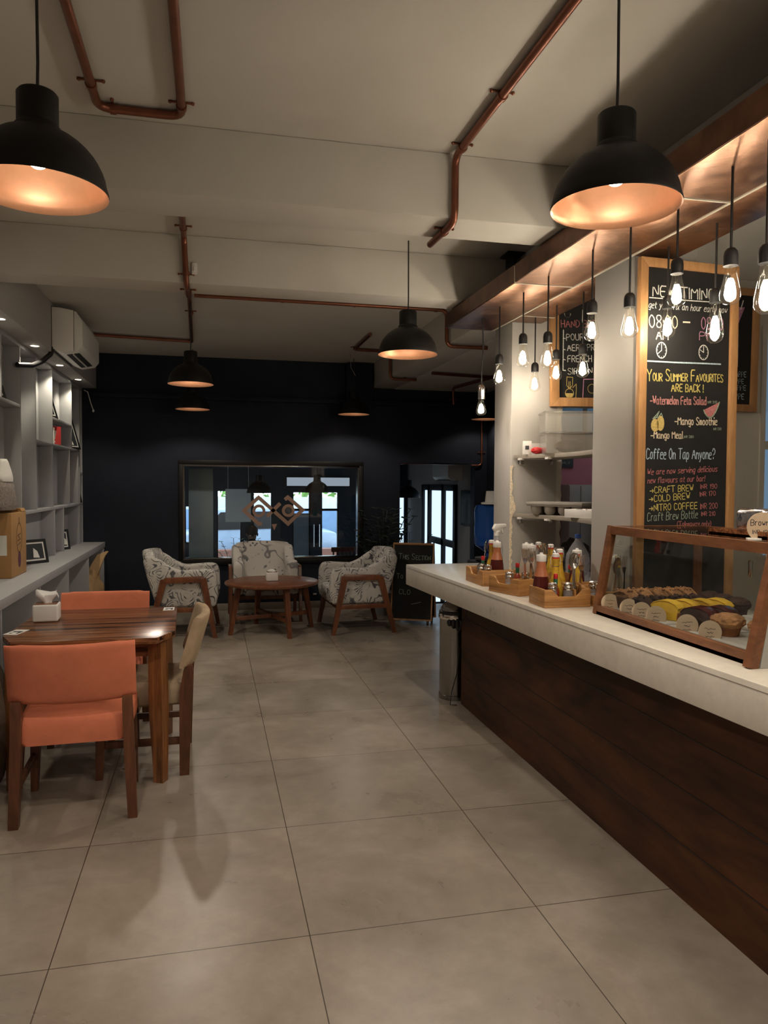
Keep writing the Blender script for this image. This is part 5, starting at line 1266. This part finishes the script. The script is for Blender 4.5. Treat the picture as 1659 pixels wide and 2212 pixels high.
# cutlery
def cutlery(kind, label, loc, rz, tilt, parent=None):
    t = thing(kind, label, 'cutlery', loc, rz, 'cutlery standing in the condiment boxes'); t.rotation_euler = (tilt, 0, rz); t.scale = (1.22, 1.22, 1.12)
    m = M(); m.sweep([[(-w, -.0012, z), (w, -.0012, z), (w, .0012, z), (-w, .0012, z)] for z, w in ((0, .007), (.03, .0085), (.08, .005), (.135, .0035))]); m.build('handle', 'chrome', t)
    m = M()
    if kind == 'fork':
        m.sweep([[(-w, -.0012+y, z), (w, -.0012+y, z), (w, .0012+y, z), (-w, .0012+y, z)] for z, w, y in ((.134, .0035, 0), (.146, .010, .003), (.160, .0125, .003))])
        for k in range(4): m.tube([(-.0105+.007*k, .003, .159), (-.0105+.007*k, .001, .185), (-.0105+.007*k, -.003, .206)], .0016, 5)
        m.build('tines', 'chrome', t)
    else:
        b = bmesh.new(); bmesh.ops.create_uvsphere(b, u_segments=16, v_segments=10, radius=1)
        for v in b.verts: v.co = Vector((v.co.x*.0205, v.co.y*.002+.010*(1-(v.co.x**2+v.co.z**2)*.9)-.004, .170+v.co.z*.036))
        m._merge(b); m.build('bowl', 'chrome', t)
    return t
CUT = [('fork', 'B', .095, -.02, .3, .10), ('spoon', 'B', .10, .03, -.3, -.15), ('fork', 'B', .105, .0, .9, .05), ('spoon', 'B', .085, .05, .1, .2),
       ('fork', 'C', .095, .03, .12, -.12), ('spoon', 'C', .09, .05, .3, .10), ('fork', 'C', .10, .045, -.5, .05), ('spoon', 'C', .085, .02, -.2, -.06),
       ('fork', 'E', .072, .005, 1.3, .08), ('fork', 'E', .080, .02, .8, -.08), ('spoon', 'E', .075, .025, 1.8, .05),
       ('spoon', 'D', -.098, .02, -1.3, .12), ('fork', 'D', -.095, -.02, -1.5, -.10), ('fork', 'D', -.10, -.035, -1.2, .02), ('spoon', 'A', -.11, .0, 2.6, .08), ('fork', 'F', -.015, .06, .4, .10), ('spoon', 'F', .0, .07, -.6, -.06), ('fork', 'F', .10, .00, 1.2, .1), ('spoon', 'F', .105, -.03, .5, .05), ('fork', 'C', .09, -.02, .0, .16)]
WH = {'A': 'farthest front condiment box', 'B': 'middle front condiment box', 'C': 'condiment box with the wide notch', 'D': 'condiment box behind the pastry case glass', 'E': 'condiment box with the raised cutlery cup', 'F': 'condiment box below the egg tray shelf'}
for kind, c, x, y, rz, tl in CUT:
    p = in_cad(c, x, y); cutlery(kind, f'shiny steel {kind} standing in the {WH[c]}', (p[0], p[1], p[2]+.004), CAD[c][1]+rz, tl)
# spray bottle, clear bottle, cloth
t = thing('spray_bottle', 'clear spray bottle of green liquid with a white trigger, before the farther column', 'spray bottle', (1.815, 4.60, S), .2)
M().lathe([(.036, .002), (.039, .0), (.039, .105)], 28).build('liquid', 'teal_liquid', t)
M().lathe([(.0392, .105), (.0392, .165), (.034, .19), (.018, .235), (.0145, .25)], 28, False, True).build('bottle', 'plastic_clear', t)
M().lathe([(.018, .245), (.019, .25), (.019, .275), (.015, .278)], 20).build('collar', 'white', t)
m = M(); m.prism([(-.034, .292), (-.022, .276), (.02, .276), (.03, .292), (.062, .298), (.066, .306), (.062, .322), (-.018, .322)], 'Y', -.013, .013, .003); m.build('spray_head', 'white', t)
m = M(); m.prism([(.024, .292), (.036, .293), (.048, .262), (.044, .255), (.038, .26)], 'Y', -.007, .007, .002); m.build('trigger', 'white', t)
t = thing('clear_bottle', 'large clear plastic water bottle with a blue cap behind the condiment boxes', 'bottle', (2.14, 4.12, S))
M().lathe([(.066, 0), (.072, .006), (.072, .06), (.068, .07), (.072, .08), (.072, .13), (.066, .165), (.040, .215), (.019, .245), (.0165, .262)], 32).build('shell', 'plastic_clear', t)
M().lathe([(.0175, .260), (.019, .262), (.019, .282), (.017, .284)], 20).build('cap', 'blue_cap', t)
t = thing('cloth_heap', 'dark cloth heap on the counter behind the condiment boxes', 'cloth', (2.16, 4.44, S)); m = M(); m.ball((0, -.02, .06), (.20, .14, .10), 4, .35, 2.2, 5); m.ball((.12, .0, .12), (.10, .08, .11), 3, .3, 2.5, 9)
for v in m.bm.verts: v.co.z = max(v.co.z, 0)
m.build('cloth', 'cloth', t)

# ================================================================== PASTRY CASE
t = thing('pastry_case', 'wooden framed glass pastry case with a slanted front on the counter', 'display case', (1.684, 2.065, S))
LY = 1.02; DX = .52; HH = .395; SL = .070     # length, depth, height, slant of the front
def stick(p0, p1, w, d=None, name='frame', mat='case_wood', up=(0, 0, 1)):
    d = d or w; p0, p1 = Vector(p0), Vector(p1); a = (p1-p0).normalized(); u = Vector(up); u = (u-a*u.dot(a)).normalized(); v = a.cross(u)
    m = M(); m.sweep([[tuple(p+u*i*w/2+v*j*d/2) for i, j in ((-1, -1), (1, -1), (1, 1), (-1, 1))] for p in (p0, p1)]); return m.build(name, mat, t)
fb = lambda y, z: (.0+SL*z/HH, y, z)
stick((.014, 0, .020), (.014, LY, .020), .040, .028, 'bottom_rail')
stick((SL+.006, 0, HH-.018), (SL+.006, LY, HH-.018), .036, .026, 'top_rail')
stick((.012, LY-.014, 0), (SL+.010, LY-.014, HH), .028, .034, 'post', up=(0, 1, 0))
stick((DX, LY-.014, 0), (DX, LY-.014, HH), .028, .028, 'post', up=(0, 1, 0)); stick((DX, .014, 0), (DX, .014, HH), .028, .028, 'post', up=(0, 1, 0))
stick((.015, LY-.014, .016), (DX, LY-.014, .016), .032, .026, 'end_rail'); stick((SL, LY-.014, HH-.016), (DX, LY-.014, HH-.016), .032, .026, 'end_rail')
stick((DX, 0, .016), (DX, LY, .016), .032, .028, 'back_rail'); stick((DX, 0, HH-.014), (DX, LY, HH-.014), .028, .028, 'back_rail')
stick((-.014, -.014, -.0), (SL+.020, -.014, HH+.06), .030, .036, 'end_post', up=(0, 1, 0))
M().box(.0, DX+.01, .0, LY, .0005, .014).build('floor_board', 'case_wood', t)
m = M(); m.sweep([[fb(.004, .036), (fb(.004, .036)[0]+.004, .004, .036), (fb(LY-.03, .036)[0]+.004, LY-.03, .036), fb(LY-.03, .036)], [(fb(0, HH-.03)[0], .004, HH-.03), (fb(0, HH-.03)[0]+.004, .004, HH-.03), (fb(0, HH-.03)[0]+.004, LY-.03, HH-.03), (fb(0, HH-.03)[0], LY-.03, HH-.03)]])
o_ = m.build('front_glass', 'case_glass', t); o_.location.x = .012
M().box(SL+.01, DX, .01, LY-.01, HH-.006, HH-.001).build('top_glass', 'case_glass', t)
M().prism([(.034, .034), (DX-.02, .034), (DX-.02, HH-.03), (SL+.02, HH-.03)], 'Y', LY-.016, LY-.012).build('end_glass', 'case_glass', t)
# sliding back doors
M().box(DX-.020, DX-.016, .52, LY-.03, .034, HH-.03).build('sliding_door', 'case_glass', t); M().box(DX-.010, DX-.006, .03, .56, .034, HH-.03).build('sliding_door', 'case_glass', t)
M().box(DX-.026, DX-.012, .515, .535, .03, HH-.028).build('door_stile', 'seam', t); M().box(DX-.024, DX-.012, .62, .642, .20, .27, .006).build('door_pull', 'chrome', t)
# solid near end
m = M(); m.prism([(.010, .0), (DX+.02, .0), (DX+.02, HH+.02), (SL+.010, HH+.02)], 'Y', -.030, -.004, .002); m.build('end_panel', 'zinc', t)
m = M(); m.tube([(.10, -.032, .135), (.10, -.042, .135)], .010, 10); m.ball((.125, -.048, .118), (.030, .010, .012), 2, .25, 4, 1); m.build('lock', 'black', t)
OX, OY = 1.684, 2.065; TZ = S+.014
for i, (x0, x1, y0, y1) in enumerate(((1.745, 1.965, 2.115, 2.40), (1.745, 1.965, 2.42, 2.60), (1.745, 2.16, 2.625, 2.80), (1.745, 2.16, 2.82, 3.035), (1.98, 2.16, 2.30, 2.60))):
    tag(M().box(x0, x1, y0, y1, TZ+.0005, TZ+.020, .003).build('serving_board', 'marble'), ['white stone serving board under the near muffins', 'white stone serving board under the dark glazed slices', 'white stone serving board under the yellow cake slices', 'white stone serving board under the loaf slices at the far end', 'bare white stone serving board at the back of the pastry case'][i], 'board', 'white serving boards in the pastry case')
PZ = TZ+.0205
def slice_(kind, label, x, y, rz, w, d, h, mat, crust, rough=0, cat='cake slice', group=None, tp=.013):
    t = thing(kind, label, cat, (x, y, PZ), rz, group)
    prof = [(-d/2*.9, 0), (d/2*.9, 0), (d/2, h*.70), (d/2*.75, h*.88), (d/2*.3, h), (-d/2*.3, h), (-d/2*.75, h*.88), (-d/2, h*.70)]
    M().prism(prof, 'X', -w/2, w/2, .004).build('slice', mat, t)
    pc = [(d/2+.001, h*.68), (d/2*.76, h*.885), (d/2*.3, h+.001), (-d/2*.3, h+.001), (-d/2*.76, h*.885), (-d/2-.001, h*.68), (-d/2-.001, h*.74), (-d/2*.78, h*.94), (-d/2*.3, h+tp), (d/2*.3, h+tp), (d/2*.78, h*.94), (d/2+.001, h*.74)]
    m = M(); m.prism(pc, 'X', -w/2-.001, w/2+.001, .003); 
    if rough:
        for i in range(14): m.ball((rnd.uniform(-w/2, w/2), rnd.uniform(-d*.3, d*.3), h+tp*.9), rnd.uniform(.004, .008), 1, .3, 5, i)
    m.build('crust', crust, t)
    if kind == 'yellow_slice': M().box(-w/2+.001, w/2-.001, -d/2*.955-.0015, -d/2*.9, .001, h*.46).build('baked_side', 'bakedcrust', t)
rnd = random.Random(21)
for i in range(5): slice_('loaf_slice', f'nut crusted loaf slice, {["front most", "second from the front", "third from the front", "fourth from the front", "rear most"][i]} in the far row of the pastry case', 1.790+i*.072, 2.990, .25, .062, .105, .070, 'loaf', 'crumb', 1, group='nut crusted loaf slices')
for i in range(4): slice_('brownie_slice', f'dark chocolate slice, {["front most", "second from the front", "third from the front", "rear most"][i]} of the row before the nut loaf slices', 1.79+i*.082, 2.868, .3, .066, .085, .056, 'choc', 'choc', 1, group='dark chocolate slices')
for i in range(4): slice_('yellow_slice', f'yellow cake slice, {["front most", "second from the front", "third from the front", "rear most"][i]} of its row in the pastry case', 1.815+i*.075, 2.715, .42, .055, .125, .072, 'yellowcake', 'yellowcake', 0, group='yellow cake slices', tp=.006)
for i in range(2): slice_('glazed_slice', f'dark glazed chocolate cake slice, {["front", "rear"][i]} one of two near the muffins', 1.815+i*.085, 2.508, .40, .070, .125, .078, 'choc', 'ketchup', 0, group='dark glazed cake slices', tp=.006)
def muffin(label, x, y, r, mat, top, cup, z=PZ):
    t = thing('muffin', label, 'muffin', (x, y, z), 0, 'muffins in the pastry case')
    n = 32; rings = []
    for zz, rr in ((0, r*.70), (.02, r*.80), (.045, r*.92)): rings.append([((rr*(1+.035*math.cos(16*2*PI*k/n)))*math.cos(2*PI*k/n), (rr*(1+.035*math.cos(16*2*PI*k/n)))*math.sin(2*PI*k/n), zz) for k in range(n)])
    M().sweep(rings).build('paper_cup', cup, t)
    m = M(); m.ball((0, 0, .052), (r*1.16, r*1.16, .030), 4, .14, 4, int(x*100)); m.build('muffin_top', top, t)
muffin('crumbly golden muffin in a dark cup, front one near the pastry case end', 1.835, 2.375, .052, 'loaf', 'crumb', 'bakedcrust')
muffin('crumbly golden muffin half behind the near end post of the case', 1.89, 2.245, .052, 'loaf', 'crumb', 'bakedcrust')
muffin('dark chocolate muffin in the back of the pastry case, left of three', 2.138, 2.890, .040, 'choc', 'choc', 'choc')
muffin('dark chocolate muffin in the back of the pastry case, middle of three', 2.138, 2.798, .040, 'choc', 'choc', 'choc')
muffin('dark chocolate muffin in the back of the pastry case, right of three', 2.140, 2.705, .040, 'choc', 'choc', 'choc')
t = thing('white_carton', 'small white carton at the back of the pastry case, right of the muffins', 'box', (2.09, 2.50, PZ)); M().box(-.05, .05, -.06, .06, 0, .035, .003).build('carton', 'white', t)
def price_tag(label, x, y, lines, z=TZ, rz=-.55):
    t = thing('price_tag', label, 'price tag', (x, y, z), rz, 'round wooden price tags')
    m = M(); m.mx = Matrix.Translation((0, 0, .006)) @ Matrix.Rotation(-.18, 4, 'X')
    m.prism([(.039*math.cos(a), .035+.041*math.sin(a)) for a in [-1.15+i*(2*PI-.84)/26 for i in range(27)]], 'Y', -.002, .002); m.build('disc', 'tag_wood', t)
    M().box(-.034, .026, -.012, .006, 0, .007, .001).build('stand', 'white', t)
    m = M()
    rr = random.Random(int(y*1000))
    for z_, w_ in ((.046, .018), (.032, .010), (.018, .014)):
        pts = [(-w_+2*w_*i/9, z_+rr.uniform(-.0028, .0028)) for i in range(10)]
        m.stroke(pts, .0016, -.0023)
    m.bm.transform(Matrix.Translation((0, 0, .006)) @ Matrix.Rotation(-.18, 4, 'X')); m.build('handwriting', 'print', t, smooth=0)
for i, (y, x) in enumerate(((3.015, 1.727), (2.868, 1.732), (2.775, 1.734), (2.675, 1.736), (2.475, 1.738), (2.345, 1.740))):
    price_tag(['round price tag at the far left corner of the pastry case', 'round price tag before the dark chocolate slices, second from the left', 'round price tag, third from the left in the pastry case', 'round price tag before the yellow cake slices', 'round price tag before the dark glazed slices', 'round price tag before the front muffin'][i], x, y, None)
# on top of the case
t = thing('riser_tray', 'dark wooden stand on top of the pastry case', 'stand', (1.93, 2.30, S+HH)); M().box(-.13, .12, -.16, .15, .0, .018, .003).box(-.13, -.12, -.16, .15, 0, .03).build('tray', 'sheesham', t)
t = thing('foil_pack', 'crinkled silver foil pack on the stand above the pastry case', 'pack', (1.925, 2.325, S+HH+.0185)); m = M(); m.box(-.055, .05, -.075, .075, 0, .085, .022, 3); b = m.bm
for v in b.verts: v.co += Vector((.006, .006, .004))*mnoise.noise(v.co*40)
m.build('pack', 'foil', t)
t = thing('name_tag', 'round wooden name tag with handwriting on top of the pastry case', 'price tag', (1.815, 2.185, S+HH+.0), -.45)
m = M(); m.prism([(.05*math.cos(a), .045+.050*math.sin(a)) for a in [-1.1+i*(2*PI-.94)/26 for i in range(27)]], 'Y', -.002, .002); m.build('disc', 'tag_wood', t)
M().box(-.05, .04, -.02, .01, 0, .008, .001).build('stand', 'white', t)
m = M(); write(m, 'Brownie', -.038, .050, .035, .052, .020, w=.0022, y=-.0024); write(m, 'INR 120', -.032, .022, .026, .022, .013, w=.0018, y=-.0024); m.build('handwriting', 'print', t, smooth=0)
